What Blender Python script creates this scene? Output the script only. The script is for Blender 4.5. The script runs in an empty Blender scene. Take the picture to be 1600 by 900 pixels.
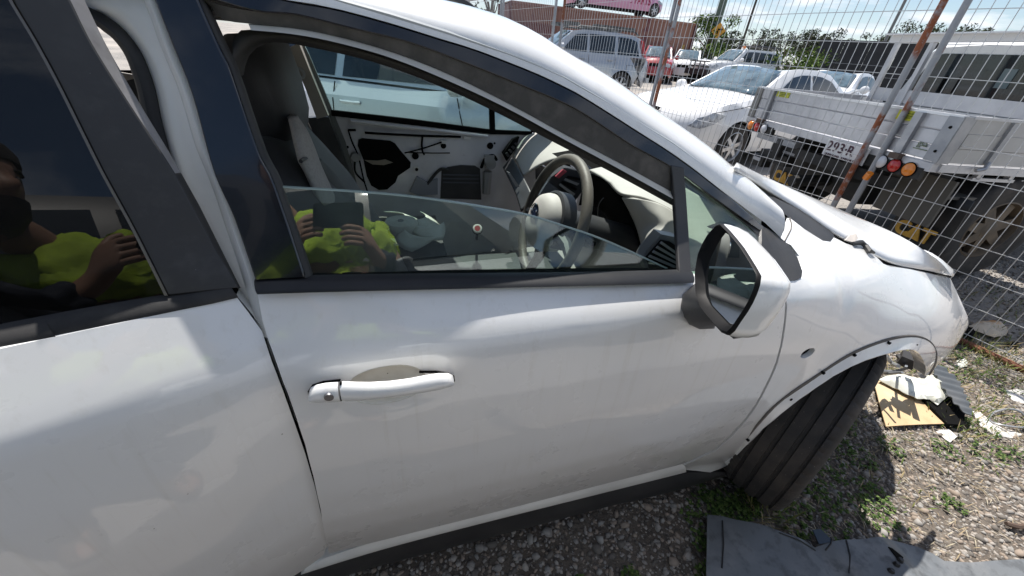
import bpy, bmesh, math, random
import numpy as np
from mathutils import Vector, Matrix
from mathutils.geometry import delaunay_2d_cdt
random.seed(7); RNG = np.random.default_rng(7)
R = math.radians
SC = bpy.context.scene
COL = SC.collection

# ---------------------------------------------------------------- camera
FPX = 600.0; CAMH = 1.40
_n = np.array([-88, 961, FPX]); _n /= np.linalg.norm(_n)
_u = (347.5 + FPX*FPX/961)/(.25 + 88/961); _F = np.array([_u, 347.5-.25*_u, FPX]); _F /= np.linalg.norm(_F)
_L = np.cross(-_n, _F)
CB = np.array([_F, _L, -_n])                       # camera (x right, y down, z forward) -> world
CAMP = np.array([0, 0, CAMH])
cam = bpy.data.objects.new('camera', bpy.data.cameras.new('camera')); COL.objects.link(cam)
cam.data.sensor_width = 36; cam.data.lens = 36*FPX/1600; cam.data.clip_start = .02; cam.data.clip_end = 3000
M3 = Matrix([[CB[i][0], -CB[i][1], -CB[i][2]] for i in range(3)])
cam.matrix_world = Matrix.Translation(CAMP) @ M3.to_4x4()
SC.camera = cam

# ---------------------------------------------------------------- light
SUN_AZ, SUN_EL = R(10), R(64)                      # azimuth from +Y towards +X
SC.view_settings.view_transform = 'Standard'; SC.view_settings.look = 'None'
SC.view_settings.exposure = 0.62; SC.view_settings.gamma = 1
sd = Vector((math.sin(SUN_AZ)*math.cos(SUN_EL), math.cos(SUN_AZ)*math.cos(SUN_EL), math.sin(SUN_EL)))
sun = bpy.data.objects.new('sun', bpy.data.lights.new('sun', 'SUN')); COL.objects.link(sun)
sun.data.energy = 5.0; sun.data.angle = R(.53); sun.data.color = (1, .955, .89)
sun.rotation_euler = sd.to_track_quat('Z', 'Y').to_euler(); sun.location = (3, 6, 20)
W = bpy.data.worlds.new('World'); SC.world = W; W.use_nodes = True
nt = W.node_tree; nt.nodes.clear()
def wn(t, **k):
    n = nt.nodes.new(t)
    for a, b in k.items(): setattr(n, a, b)
    return n
sky = wn('ShaderNodeTexSky', sky_type='NISHITA', sun_disc=False, sun_elevation=SUN_EL, sun_rotation=SUN_AZ, air_density=1.0, dust_density=.6, ozone_density=1.6)
bg = wn('ShaderNodeBackground'); bg.inputs[1].default_value = .086
tc = wn('ShaderNodeTexCoord'); sep = wn('ShaderNodeSeparateXYZ'); nt.links.new(tc.outputs['Generated'], sep.inputs[0])
# a cloud deck: direction projected on a plane overhead
zc = wn('ShaderNodeMath', operation='ADD'); zc.inputs[1].default_value = .12; nt.links.new(sep.outputs[2], zc.inputs[0])
zm = wn('ShaderNodeMath', operation='MAXIMUM'); zm.inputs[1].default_value = .03; nt.links.new(zc.outputs[0], zm.inputs[0])
dv = []
for i in (0, 1):
    d = wn('ShaderNodeMath', operation='DIVIDE'); nt.links.new(sep.outputs[i], d.inputs[0]); nt.links.new(zm.outputs[0], d.inputs[1]); dv.append(d)
cx = wn('ShaderNodeCombineXYZ'); nt.links.new(dv[0].outputs[0], cx.inputs[0]); nt.links.new(dv[1].outputs[0], cx.inputs[1])
cn = wn('ShaderNodeTexNoise'); cn.inputs['Scale'].default_value = 1.15; cn.inputs['Detail'].default_value = 9; cn.inputs['Roughness'].default_value = .6; cn.inputs['Distortion'].default_value = .25
nt.links.new(cx.outputs[0], cn.inputs['Vector'])
cr = wn('ShaderNodeValToRGB'); cr.color_ramp.elements[0].position = .48; cr.color_ramp.elements[1].position = .66
nt.links.new(cn.outputs[0], cr.inputs[0])
cs = wn('ShaderNodeTexNoise'); cs.inputs['Scale'].default_value = 2.3; cs.inputs['Detail'].default_value = 6; nt.links.new(cx.outputs[0], cs.inputs['Vector'])
ccol = wn('ShaderNodeValToRGB'); ccol.color_ramp.elements[0].position = .3; ccol.color_ramp.elements[0].color = (4.9, 5.3, 6.1, 1)
ccol.color_ramp.elements[1].position = .7; ccol.color_ramp.elements[1].color = (9.5, 9.6, 9.8, 1); nt.links.new(cs.outputs[0], ccol.inputs[0])
cm = wn('ShaderNodeMix', data_type='RGBA'); nt.links.new(cr.outputs[0], cm.inputs[0]); nt.links.new(sky.outputs[0], cm.inputs[6]); nt.links.new(ccol.outputs[0], cm.inputs[7])
hz = wn('ShaderNodeMapRange', interpolation_type='SMOOTHSTEP'); hz.inputs[1].default_value = .0; hz.inputs[2].default_value = .13; hz.inputs[3].default_value = .35; hz.inputs[4].default_value = 0; nt.links.new(sep.outputs[2], hz.inputs[0])
hm = wn('ShaderNodeMix', data_type='RGBA'); nt.links.new(hz.outputs[0], hm.inputs[0]); nt.links.new(cm.outputs[2], hm.inputs[6]); hm.inputs[7].default_value = (6.4, 7.5, 8.8, 1)
nt.links.new(hm.outputs[2], bg.inputs[0])
wo = wn('ShaderNodeOutputWorld'); nt.links.new(bg.outputs[0], wo.inputs[0])
try:
    SC.cycles.max_bounces = 10; SC.cycles.transparent_max_bounces = 24; SC.cycles.caustics_reflective = False; SC.cycles.caustics_refractive = False
except Exception: pass

# ---------------------------------------------------------------- helpers
def WM(o):
    m = o.matrix_basis.copy()
    return m if o.parent is None else WM(o.parent) @ o.matrix_parent_inverse @ m
def adopt(o, p, world=True):
    o.parent = p
    if world: o.matrix_parent_inverse = WM(p).inverted()
def setp(o, label=None, cat=None, group=None, kind=None):
    for k, v in (('label', label), ('category', cat), ('group', group), ('kind', kind)):
        if v: o[k] = v
    return o
def thing(name, label, cat, loc=(0, 0, 0), rz=0, group=None):
    o = bpy.data.objects.new(name, None); COL.objects.link(o); o.empty_display_size = .1
    o.location = loc; o.rotation_euler = (0, 0, rz)
    return setp(o, label, cat, group)
def obj(name, v, f, m, parent=None, smooth=True, sharp=38, world=True, mi=None, fix=True):
    me = bpy.data.meshes.new(name); me.from_pydata([tuple(map(float, p)) for p in v], [], [tuple(map(int, q)) for q in f])
    ms = m if isinstance(m, (list, tuple)) else [m]
    for x in ms: me.materials.append(x)
    if mi is not None: me.polygons.foreach_set('material_index', mi)
    if fix:
        b = bmesh.new(); b.from_mesh(me); bmesh.ops.recalc_face_normals(b, faces=b.faces); b.to_mesh(me); b.free()
    if smooth:
        me.polygons.foreach_set('use_smooth', [True]*len(me.polygons)); me.set_sharp_from_angle(angle=R(sharp))
    me.update()
    o = bpy.data.objects.new(name, me); COL.objects.link(o)
    if parent is not None: adopt(o, parent, world)
    return o
class MB:
    """collects simple shapes into one mesh"""
    def __init__(s): s.v = []; s.f = []; s.mi = []
    def add(s, v, f, k=0):
        n = len(s.v); s.v += [tuple(p) for p in v]; s.f += [tuple(i+n for i in q) for q in f]; s.mi += [k]*len(f); return s
    def box(s, c, d, rz=0, k=0, M=None):
        hx, hy, hz = d[0]/2, d[1]/2, d[2]/2; cz, sz = math.cos(rz), math.sin(rz)
        P = []
        for x, y, z in ((-hx,-hy,-hz),(hx,-hy,-hz),(hx,hy,-hz),(-hx,hy,-hz),(-hx,-hy,hz),(hx,-hy,hz),(hx,hy,hz),(-hx,hy,hz)):
            q = Vector((x, y, z))
            if M is not None: q = M @ q
            P.append((c[0]+q.x*cz-q.y*sz, c[1]+q.x*sz+q.y*cz, c[2]+q.z))
        return s.add(P, [(0,3,2,1),(4,5,6,7),(0,1,5,4),(1,2,6,5),(2,3,7,6),(3,0,4,7)], k)
    def tube(s, pts, r, n=6, k=0, caps=True):
        pts = [Vector(p) for p in pts]; rs = r if isinstance(r, (list, tuple)) else [r]*len(pts)
        v = []; f = []; up = None
        for i, p in enumerate(pts):
            t = (pts[min(i+1, len(pts)-1)] - pts[max(i-1, 0)]).normalized()
            if up is None:
                up = t.orthogonal().normalized()
            up = (up - t*up.dot(t))
            up = up.normalized() if up.length > 1e-6 else t.orthogonal().normalized()
            w = t.cross(up)
            for j in range(n):
                a = 2*math.pi*j/n; v.append(p + (up*math.cos(a)+w*math.sin(a))*rs[i])
        for i in range(len(pts)-1):
            for j in range(n):
                f.append((i*n+j, i*n+(j+1)%n, (i+1)*n+(j+1)%n, (i+1)*n+j))
        if caps: f.append(tuple(range(n))[::-1]); f.append(tuple((len(pts)-1)*n+j for j in range(n)))
        return s.add(v, f, k)
    def grid(s, G, k=0, closeu=False, closev=False):
        nu, nv = len(G), len(G[0]); v = [p for row in G for p in row]; f = []
        for i in range(nu if closeu else nu-1):
            for j in range(nv if closev else nv-1):
                a, b = (i+1) % nu, (j+1) % nv; f.append((i*nv+j, a*nv+j, a*nv+b, i*nv+b))
        return s.add(v, f, k)
    def lathe(s, prof, c, axis, n=24, k=0):
        """prof: (r, h) along axis"""
        a = Vector(axis).normalized(); u = a.orthogonal().normalized(); w = a.cross(u); c = Vector(c)
        G = [[c + a*h + (u*math.cos(t)+w*math.sin(t))*r for r, h in prof] for t in [2*math.pi*j/n for j in range(n)]]
        return s.grid(G, k, closeu=True)
    def poly(s, P, d, k=0):
        """polygon P (3d points) extruded by vector d"""
        n = len(P); d = Vector(d); v = [Vector(p) for p in P] + [Vector(p)+d for p in P]
        return s.add(v, [tuple(range(n)), tuple(range(2*n-1, n-1, -1))] + [(i, (i+1) % n, n+(i+1) % n, n+i) for i in range(n)], k)
    def build(s, name, m, parent=None, **kw):
        return obj(name, s.v, s.f, m, parent, mi=s.mi if isinstance(m, (list, tuple)) else None, **kw)
def ray(px, py):
    w = CB @ np.array([px-800., py-450., FPX]); return w/np.linalg.norm(w)
def at_z(p, z=0.): r = ray(*p); return CAMP + r*(z-CAMH)/r[2]
def at_y(p, y): r = ray(*p); return CAMP + r*y/r[1]
def at_x(p, x): r = ray(*p); return CAMP + r*x/r[0]
def at_plane(p, P0, N): r = ray(*p); N = np.array(N, float); return CAMP + r*((np.array(P0)-CAMP)@N)/(r@N)
def proj(P):
    c = CB.T @ (np.asarray(P, float)-CAMP); return 800+FPX*c[0]/c[2], 450+FPX*c[1]/c[2]
def bez(p, n=10):
    """Catmull-Rom through points"""
    p = [np.array(q, float) for q in p]; out = []
    for i in range(len(p)-1):
        a = p[max(i-1, 0)]; b = p[i]; c = p[i+1]; d = p[min(i+2, len(p)-1)]
        for t in np.linspace(0, 1, n, endpoint=False):
            out.append(.5*((2*b)+(-a+c)*t+(2*a-5*b+4*c-d)*t*t+(-a+3*b-3*c+d)*t**3))
    out.append(p[-1]); return out
def inpoly(pts, poly):
    pts = np.asarray(pts, float); poly = np.asarray(poly, float); x, y = pts[:, 0], pts[:, 1]; c = np.zeros(len(pts), bool)
    j = len(poly)-1
    for i in range(len(poly)):
        xi, yi = poly[i]; xj, yj = poly[j]
        k = ((yi > y) != (yj > y)) & (x < (xj-xi)*(y-yi)/((yj-yi) if abs(yj-yi) > 1e-12 else 1e-12)+xi)
        c ^= k; j = i
    return c
def segdist(pts, poly):
    pts = np.asarray(pts, float); A = np.asarray(poly, float); B = np.roll(A, -1, 0); d = np.full(len(pts), 1e9)
    for a, b in zip(A, B):
        ab = b-a; t = np.clip(((pts-a)@ab)/max(ab@ab, 1e-12), 0, 1); d = np.minimum(d, np.linalg.norm(pts-a-t[:, None]*ab, axis=1))
    return d
def resamp(poly, step, closed=True):
    out = []; n = len(poly)
    for i in range(n if closed else n-1):
        a = np.array(poly[i], float); b = np.array(poly[(i+1) % n], float); k = max(1, int(np.linalg.norm(b-a)/step))
        for t in range(k): out.append(a+(b-a)*t/k)
    if not closed: out.append(np.array(poly[-1], float))
    return out
def tri2d(outline, holes=(), step=.04):
    rs = [resamp(outline, step)] + [resamp(h, step*.7) for h in holes]
    pts = []; edges = []
    for r in rs:
        n = len(pts); pts += r; edges += [(n+i, n+(i+1) % len(r)) for i in range(len(r))]
    A = np.array(outline); lo, hi = A.min(0), A.max(0)
    gx = np.arange(lo[0]+step*.5, hi[0], step); gy = np.arange(lo[1]+step*.5, hi[1], step*.87)
    G = np.array([(x+(step*.5 if j % 2 else 0), y) for j, y in enumerate(gy) for x in gx]) if len(gx) and len(gy) else np.zeros((0, 2))
    if len(G):
        k = inpoly(G, outline) & (segdist(G, outline) > step*.45)
        for h in holes: k &= ~inpoly(G, h) & (segdist(G, h) > step*.4)
        pts += list(G[k])
    res = delaunay_2d_cdt([Vector(p) for p in pts], edges, [], 0, 1e-6)
    V = np.array([tuple(v) for v in res[0]]); Fc = [f for f in res[2] if len(f) == 3]
    C = np.array([V[list(f)].mean(0) for f in Fc]); k = inpoly(C, outline)
    for h in holes: k &= ~inpoly(C, h)
    return V, [f for f, q in zip(Fc, k) if q]
def panel(name, outline, surf, m, parent=None, holes=(), step=.04, thick=.012, inward=(0, 1, 0), bev=0, world=True, sharp=38):
    V, Fc = tri2d(outline, holes, step)
    P = [np.array(surf(x, z), float) for x, z in V]; used = sorted({i for f in Fc for i in f}); mp = {i: k for k, i in enumerate(used)}
    v = [P[i] for i in used]; f = [tuple(mp[i] for i in q) for q in Fc]; n = len(v); iw = np.array(inward)*thick
    if thick:
        cnt = {}
        for q in f:
            for a, b in ((q[0], q[1]), (q[1], q[2]), (q[2], q[0])): cnt[(a, b)] = 1
        be = [(a, b) for a, b in cnt if (b, a) not in cnt]
        v = v + [p+iw for p in v]; f = f + [tuple(i+n for i in q[::-1]) for q in f] + [(b, a, a+n, b+n) for a, b in be]
    o = obj(name, v, f, m, parent, world=world, sharp=sharp)
    if bev:
        b = o.modifiers.new('edge', 'BEVEL'); b.width = bev; b.segments = 2; b.limit_method = 'ANGLE'; b.angle_limit = R(55); b.harden_normals = False
    return o
def copytree(o, parent=None):
    c = o.copy(); COL.objects.link(c)
    if parent is not None: c.parent = parent
    for ch in [x for x in SC.objects if x.parent == o]: copytree(ch, c)
    return c

# ---------------------------------------------------------------- materials
MATS = {}
def mat(name, col, rough=.5, metal=0, coat=0, noise=None, bump=None, spec=.5, emit=None, speck=None, rv=0, sheen=0, coord='Object', trans=0, cior=1.5, streak=None):
    """noise=(scale, colour2, lo, hi); bump=(scale, strength); speck=(scale, colour, threshold)"""
    if name in MATS: return MATS[name]
    m = bpy.data.materials.new(name); m.use_nodes = True; t = m.node_tree; b = t.nodes['Principled BSDF']; L = t.links.new
    b.inputs['Base Color'].default_value = (*col, 1); b.inputs['Roughness'].default_value = rough; b.inputs['Metallic'].default_value = metal
    b.inputs['Coat Weight'].default_value = coat; b.inputs['Coat Roughness'].default_value = .03; b.inputs['Coat IOR'].default_value = cior; b.inputs['Specular IOR Level'].default_value = spec
    b.inputs['Sheen Weight'].default_value = sheen; b.inputs['Transmission Weight'].default_value = trans
    tc = t.nodes.new('ShaderNodeTexCoord'); out = None
    def nz(scale, det=6, ro=.6):
        n = t.nodes.new('ShaderNodeTexNoise'); n.inputs['Scale'].default_value = scale; n.inputs['Detail'].default_value = det; n.inputs['Roughness'].default_value = ro
        L(tc.outputs[coord], n.inputs['Vector']); return n
    def ramp(src, lo, hi):
        r = t.nodes.new('ShaderNodeMapRange'); r.inputs[1].default_value = lo; r.inputs[2].default_value = hi; L(src, r.inputs[0]); return r.outputs[0]
    def mix(fac, a, c):
        x = t.nodes.new('ShaderNodeMix'); x.data_type = 'RGBA'; L(fac, x.inputs[0])
        if hasattr(a, 'links'): L(a, x.inputs[6])
        else: x.inputs[6].default_value = (*a, 1)
        x.inputs[7].default_value = (*c, 1); return x.outputs[2]
    if noise:
        ns = noise if isinstance(noise, list) else [noise]; out = col
        for s, c2, lo, hi in ns: out = mix(ramp(nz(s).outputs[0], lo, hi), out, c2)
    if speck:
        v = t.nodes.new('ShaderNodeTexVoronoi'); v.inputs['Scale'].default_value = speck[0]; L(tc.outputs[coord], v.inputs['Vector'])
        out = mix(ramp(v.outputs['Distance'], speck[2], speck[2]*.5), out if out is not None else col, speck[1])
    if out is not None: L(out, b.inputs['Base Color'])
    if streak:
        mp = t.nodes.new('ShaderNodeMapping'); mp.inputs['Scale'].default_value = streak[0]; L(tc.outputs[coord], mp.inputs[0]); sn = nz(1.0, 5, .65); L(mp.outputs[0], sn.inputs['Vector'])
        out = mix(ramp(sn.outputs[0], streak[2], streak[3]), out if out is not None else col, streak[1])
        L(out, b.inputs['Base Color'])
    if rv:
        r = t.nodes.new('ShaderNodeMapRange'); r.inputs[1].default_value = .3; r.inputs[2].default_value = .7
        r.inputs[3].default_value = max(.02, rough-rv); r.inputs[4].default_value = min(1, rough+rv); L(nz(7).outputs[0], r.inputs[0]); L(r.outputs[0], b.inputs['Roughness'])
    if bump:
        bp = t.nodes.new('ShaderNodeBump'); bp.inputs['Strength'].default_value = bump[1]; bp.inputs['Distance'].default_value = bump[2] if len(bump) > 2 else .01
        L(nz(bump[0], 8).outputs[0], bp.inputs['Height']); L(bp.outputs[0], b.inputs['Normal'])
    if emit:
        b.inputs['Emission Color'].default_value = (*emit[0], 1); b.inputs['Emission Strength'].default_value = emit[1]
    MATS[name] = m; return m
def glassmat(name, tint, ior=1.5, haze=0., rough=0., boost=1.0):
    if name in MATS: return MATS[name]
    m = bpy.data.materials.new(name); m.use_nodes = True; t = m.node_tree; t.nodes.clear(); L = t.links.new
    o = t.nodes.new('ShaderNodeOutputMaterial'); tr = t.nodes.new('ShaderNodeBsdfTransparent'); tr.inputs[0].default_value = (*tint, 1)
    gl = t.nodes.new('ShaderNodeBsdfGlossy'); gl.inputs['Roughness'].default_value = rough; gl.inputs[0].default_value = (1, 1, 1, 1)
    g = t.nodes.new('ShaderNodeNewGeometry'); mr = t.nodes.new('ShaderNodeMapRange'); mr.inputs[3].default_value = ior; mr.inputs[4].default_value = 1/ior; L(g.outputs['Backfacing'], mr.inputs[0])
    fr = t.nodes.new('ShaderNodeFresnel'); L(mr.outputs[0], fr.inputs[0])
    mu = t.nodes.new('ShaderNodeMath'); mu.operation = 'MULTIPLY'; mu.use_clamp = True; mu.inputs[1].default_value = boost; L(fr.outputs[0], mu.inputs[0])
    mx = t.nodes.new('ShaderNodeMixShader'); L(mu.outputs[0], mx.inputs[0]); L(tr.outputs[0], mx.inputs[1]); L(gl.outputs[0], mx.inputs[2]); last = mx
    if haze:
        df = t.nodes.new('ShaderNodeBsdfDiffuse'); df.inputs[0].default_value = (.6, .58, .54, 1)
        tc = t.nodes.new('ShaderNodeTexCoord'); n = t.nodes.new('ShaderNodeTexNoise'); n.inputs['Scale'].default_value = 6; n.inputs['Detail'].default_value = 8; L(tc.outputs['Object'], n.inputs['Vector'])
        r = t.nodes.new('ShaderNodeMapRange'); r.inputs[1].default_value = .3; r.inputs[2].default_value = .8; r.inputs[3].default_value = haze*.3; r.inputs[4].default_value = haze; L(n.outputs[0], r.inputs[0])
        m2 = t.nodes.new('ShaderNodeMixShader'); L(r.outputs[0], m2.inputs[0]); L(mx.outputs[0], m2.inputs[1]); L(df.outputs[0], m2.inputs[2]); last = m2
    L(last.outputs[0], o.inputs[0]); MATS[name] = m; return m
M_white = mat('white car paint', (.82, .82, .81), .30, coat=1, noise=[(70, (.58, .57, .54), .70, .82)], rv=.06, cior=1.52, speck=(17, (.30, .28, .25), .028), streak=((55, 55, 1.8), (.74, .73, .70), .56, .80))
M_whiteB = mat('clean white paint', (.8, .8, .8), .35, coat=.8, noise=(3, (.74, .74, .73), .4, .8))
M_jamb = mat('door jamb paint', (.83, .83, .80), .4, coat=.4, noise=(4, (.58, .58, .56), .4, .8))
M_blackgloss = mat('gloss black pillar film', (.008, .010, .014), .12, coat=.6, noise=(30, (.02, .02, .022), .5, .8), rv=.05)
M_plastic = mat('matte black plastic', (.022, .022, .024), .5, noise=(5, (.045, .044, .043), .4, .75), bump=(160, .15, .002))
M_applique = mat('weathered pillar film', (.028, .028, .031), .42, noise=[(40, (.045, .045, .047), .5, .7), (3, (.04, .038, .036), .4, .8)], bump=(400, .08, .001), speck=(60, (.18, .18, .18), .03))
M_weathered = mat('sun faded trim', (.022, .022, .023), .7, spec=.3, noise=(18, (.05, .048, .047), .35, .75), bump=(90, .2, .002))
M_rubber = mat('rubber seal', (.02, .02, .021), .6, noise=(12, (.05, .048, .045), .4, .75))
M_dustrub = mat('dusty rubber', (.055, .051, .045), .75, noise=(25, (.11, .10, .088), .45, .75), bump=(120, .3, .002))
M_beige = mat('beige roof trim', (.42, .40, .35), .6, noise=(9, (.33, .31, .27), .4, .7))
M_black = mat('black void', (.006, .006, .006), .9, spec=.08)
M_glass = glassmat('door glass', (.80, .88, .84), haze=.02, boost=1.9)
M_belt = mat('black belt strip', (.010, .011, .013), .42, noise=(8, (.022, .022, .023), .4, .75), spec=.35)
M_qglass = glassmat('quarter glass', (.72, .82, .76), haze=.08)
M_tint = glassmat('privacy glass', (.05, .055, .06), haze=.012, boost=1.05)
M_screen = glassmat('windscreen glass', (.86, .92, .89))
M_farglass = glassmat('passenger glass', (.78, .90, .87), haze=.03)
M_chrome = mat('bright metal', (.75, .76, .78), .12, metal=1)
M_mirror = mat('mirror silvering', (.55, .57, .59), .01, metal=1)
M_alu = mat('tray aluminium', (.56, .56, .575), .45, metal=.45, noise=[(14, (.43, .43, .45), .35, .75), (2, (.64, .64, .65), .4, .8)], bump=(70, .06, .002))
M_galv = mat('galvanised steel', (.30, .31, .33), .5, metal=.7, noise=[(9, (.42, .42, .43), .4, .7)], bump=(80, .1, .002))
M_wire = mat('galvanised wire', (.55, .55, .55), .45, metal=.4)
M_galvedge = mat('galvanised steel with a little rust', (.30, .31, .33), .55, metal=.5, noise=[(3.1, (.20, .075, .04), .56, .62), (30, (.37, .36, .35), .55, .7)], bump=(60, .2, .003))
M_rust = mat('rusted steel', (.17, .06, .032), .8, noise=[(14, (.28, .12, .06), .4, .7), (40, (.08, .03, .02), .55, .75)], bump=(60, .4, .003))
M_galvrust = mat('galvanised steel with rust runs', (.30, .31, .33), .55, metal=.4, noise=[(2.4, (.24, .075, .032), .48, .54), (30, (.35, .34, .33), .55, .7)], bump=(60, .25, .003))
M_tyre = mat('tyre rubber', (.026, .024, .023), .8, noise=[(9, (.075, .062, .052), .45, .8)], bump=(80, .3, .003), speck=(70, (.20, .175, .15), .09))
M_rimt = mat('dusty tan rim', (.16, .12, .08), .6, metal=.2, noise=(8, (.08, .065, .05), .4, .7))
M_rim = mat('alloy rim', (.55, .56, .58), .35, metal=.7, noise=(10, (.35, .33, .3), .45, .8))
# ---------------------------------------------------------------- the white hatchback: side surface
Y0, YC = .467, 1.357
ZI = [.20, .30, .40, .47, .56, .66, .76, .86, .93, .975, .99, 1.10, 1.13, 1.43, 1.60]
II = [.10, .07, .045, .028, .012, .003, 0, .002, .007, .0125, .020, .0855, .100, .212, .30]
def sm(a, b, x): t = np.clip((x-a)/(b-a), 0, 1); return t*t*(3-2*t)
def inset(x, z):
    i = np.interp(z, ZI, II) + .085*max(0, x+.15)*sm(.98, 1.12, z)*(1-sm(.8, 1.05, x)*.6)
    top = np.interp(x, [.8, .95, 1.35, 1.75], [1.17, 1.10, .975, .87])
    e = np.clip((z-(top-.24))/.24, 0, 1.4)
    i += .115*e**2.3*sm(.72, .98, x)
    i += .28*max(0, x-1.42)**2 + .02*max(0, x)
    i += .35*max(0, -x-.9)**2 + .06*max(0, -x-.25)
    d = math.hypot(x-1.40, z-.34); i -= .018*sm(.62, .42, d)*sm(.8, 1.1, x)
    return i
def S(x, z, off=0.): return (x, Y0+inset(x, z)-off, z)
def inset_g(x, z): return inset(x, 1.22)+(z-1.22)*.375      # the flat run of the side glass
def S_g(x, z, off=0.): return (x, Y0+inset_g(x, z)-off, z)
def U(p, off=0., M=None, ins=None):
    ins = ins or inset
    o = CAMP.copy(); r = ray(*p)
    if M is not None:
        Mi = np.array(M.inverted()); o = Mi[:3, :3]@o+Mi[:3, 3]; r = Mi[:3, :3]@r
    fn = lambda t: (o[1]+r[1]*t)-(Y0+ins(o[0]+r[0]*t, o[2]+r[2]*t)-off)
    ts = np.linspace(.15, 4.2, 260); g = [fn(t) for t in ts]
    k = next((i for i in range(1, len(ts)) if g[i-1] < 0 <= g[i]), None)
    if k is None:                                  # a silhouette: take the nearest approach
        i = int(np.argmin(np.abs(g))); return o+r*ts[i]
    lo, hi = ts[k-1], ts[k]
    for _ in range(28):
        mid = (lo+hi)/2
        if fn(mid) < 0: lo = mid
        else: hi = mid
    return o+r*hi
def UU(ps, off=0., M=None): return [U(p, off, M) for p in ps]
def xz(ps, off=0., M=None, ins=None): return [(q[0], q[2]) for q in [U(p, off, M, ins) for p in ps]]
def along(P, n):
    P = [np.array(p, float) for p in P]; d = np.cumsum([0]+[np.linalg.norm(b-a) for a, b in zip(P, P[1:])]); s = np.linspace(0, d[-1], n)
    return [np.array([np.interp(t, d, [p[k] for p in P]) for k in range(3)]) for t in s]
def ribbon(name, A, B, m, parent, n=40, k=4, bulge=0., inward=(0, 1, 0), thick=.012, bev=0, world=True):
    if len(A) > 3: A = bez(A, 5)
    if len(B) > 3: B = bez(B, 5)
    A, B = along(A, n), along(B, n); iw = np.array(inward)
    G = [[a+(b-a)*t-iw*bulge*4*t*(1-t) for t in np.linspace(0, 1, k)] for a, b in zip(A, B)]
    mb = MB(); G2 = [row+[row[-1]+iw*thick]+[row[0]+iw*thick] for row in G]
    mb.grid(G2, closev=True); L = len(G2[0]); mb.f += [tuple(range(L)), tuple(range(len(mb.v)-L, len(mb.v)))[::-1]]
    o = mb.build(name, m, parent, world=world, sharp=40)
    if bev: b = o.modifiers.new('edge', 'BEVEL'); b.width = bev; b.segments = 2; b.limit_method = 'ANGLE'; b.angle_limit = R(55)
    return o
car = thing('white_hatchback', 'dented white hatchback with half lowered front window and open rear door', 'car', (.3, YC, 0))

# --- front door
DOORBOT = [(1067, 725), (930, 760), (790, 796), (650, 831), (514, 865)]
door_px = [(401, 452), (620, 445), (850, 437), (1080, 431), (1213, 436), (1224, 457), (1227, 476), (1224, 510), (1219, 540), (1212, 566), (1200, 594), (1178, 635), (1144, 676), (1114, 703)] + DOORBOT + \
    [(508, 838), (501, 795), (490, 745), (477, 695), (463, 652), (450, 615), (434, 572), (420, 533), (410, 500)]
hc = U((625, 588)); hr = U((560, 600))
hr = U((606, 603)); HA, HB = .060, .037
def S_door(x, z, off=0.):
    p = list(S(x, z, off)); q = math.hypot((x-hr[0]-.03)/.105, (z-hr[2])/.043); p[1] += .003*sm(1.1, .8, q); return tuple(p)
cup = lambda s, n=44: [(hr[0]+HA*s*math.copysign(abs(math.cos(a))**.85, math.cos(a)), hr[2]+.010*s*math.cos(a)*0+HB*s*math.sin(a)) for a in np.linspace(0, 2*math.pi, n, endpoint=False)]
fd = panel('front_door', xz(door_px), S_door, M_white, car, holes=[cup(1.0, 30)], step=.021, thick=.02)
mb = MB(); mb.grid([[np.array(S_door(x, z))+np.array([0, d, 0]) for x, z in cup(s)] for s, d in ((1.035, -.0006), (1.0, .0), (.97, .003), (.93, .009), (.86, .016), (.74, .021), (.55, .024), (.3, .0255), (.02, .026))], closev=True)
mb.build('handle_recess', mat('dusty recess paint', (.66, .64, .58), .45, coat=.5, noise=[(16, (.50, .47, .40), .45, .75)]), fd, sharp=70)
DLE = [(228, -40), (241, 0), (271, 75), (300, 150), (333, 268), (365, 340), (399, 439)]      # rear edge of the front door frame
DRE = [(296, -40), (309, 0), (345, 80), (360, 112), (404, 240), (429, 290), (477, 434)]
ribbon('pillar_trim', UU(DLE, .006), UU(DRE, .006), M_blackgloss, fd, bev=.002)
ribbon('glass_run', UU([(p[0]-1, p[1]) for p in DRE], .002), UU([(p[0]+10, p[1]) for p in DRE], -.006), M_rubber, fd)
BELT_U = [(397, 439), (480, 436), (650, 433), (820, 431), (950, 429), (1082, 425)]
BELT_L = [(402, 460), (490, 457), (650, 453), (820, 449), (950, 446), (1084, 442)]
ribbon('belt_moulding', UU(BELT_U, .004), UU(BELT_L, .016), M_belt, fd, k=6, bulge=.004)
BAND_U = [(215, -60), (330, -32), (451, 1), (520, 13), (610, 37), (700, 65), (740, 77), (795, 98), (842, 117), (880, 135), (905, 148), (950, 176), (1000, 208), (1050, 240), (1128, 298), (1200, 360)]
BAND_L = [(215, -40), (310, -8), (400, 18), (460, 23), (550, 45), (640, 67), (730, 100), (820, 136), (900, 171), (985, 226), (1050, 262), (1105, 302), (1188, 361)]
ribbon('window_frame', UU(BAND_U, .0), UU(BAND_L, .0), M_blackgloss, fd, n=70, bev=.002)
SEAL_L = [(330, 6), (345, 30), (400, 38), (455, 43), (520, 55), (610, 80), (700, 115), (790, 159), (880, 208), (960, 250), (1010, 278), (1052, 302)]
SEAL_U = [(309, -6), (345, 8)] + BAND_L[2:10] + [(1052, 263)]
ribbon('window_seal', UU(SEAL_U, -.003), UU(SEAL_L, -.012), M_dustrub, fd, n=70)
BE_L = [(392, 47), (455, 53), (520, 65), (610, 90), (700, 126), (790, 168), (880, 217), (960, 260), (1052, 311)]
BE_U = [(388, 37), (455, 43), (520, 55), (610, 80), (700, 115), (790, 159), (880, 208), (960, 250), (1052, 299)]
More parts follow.
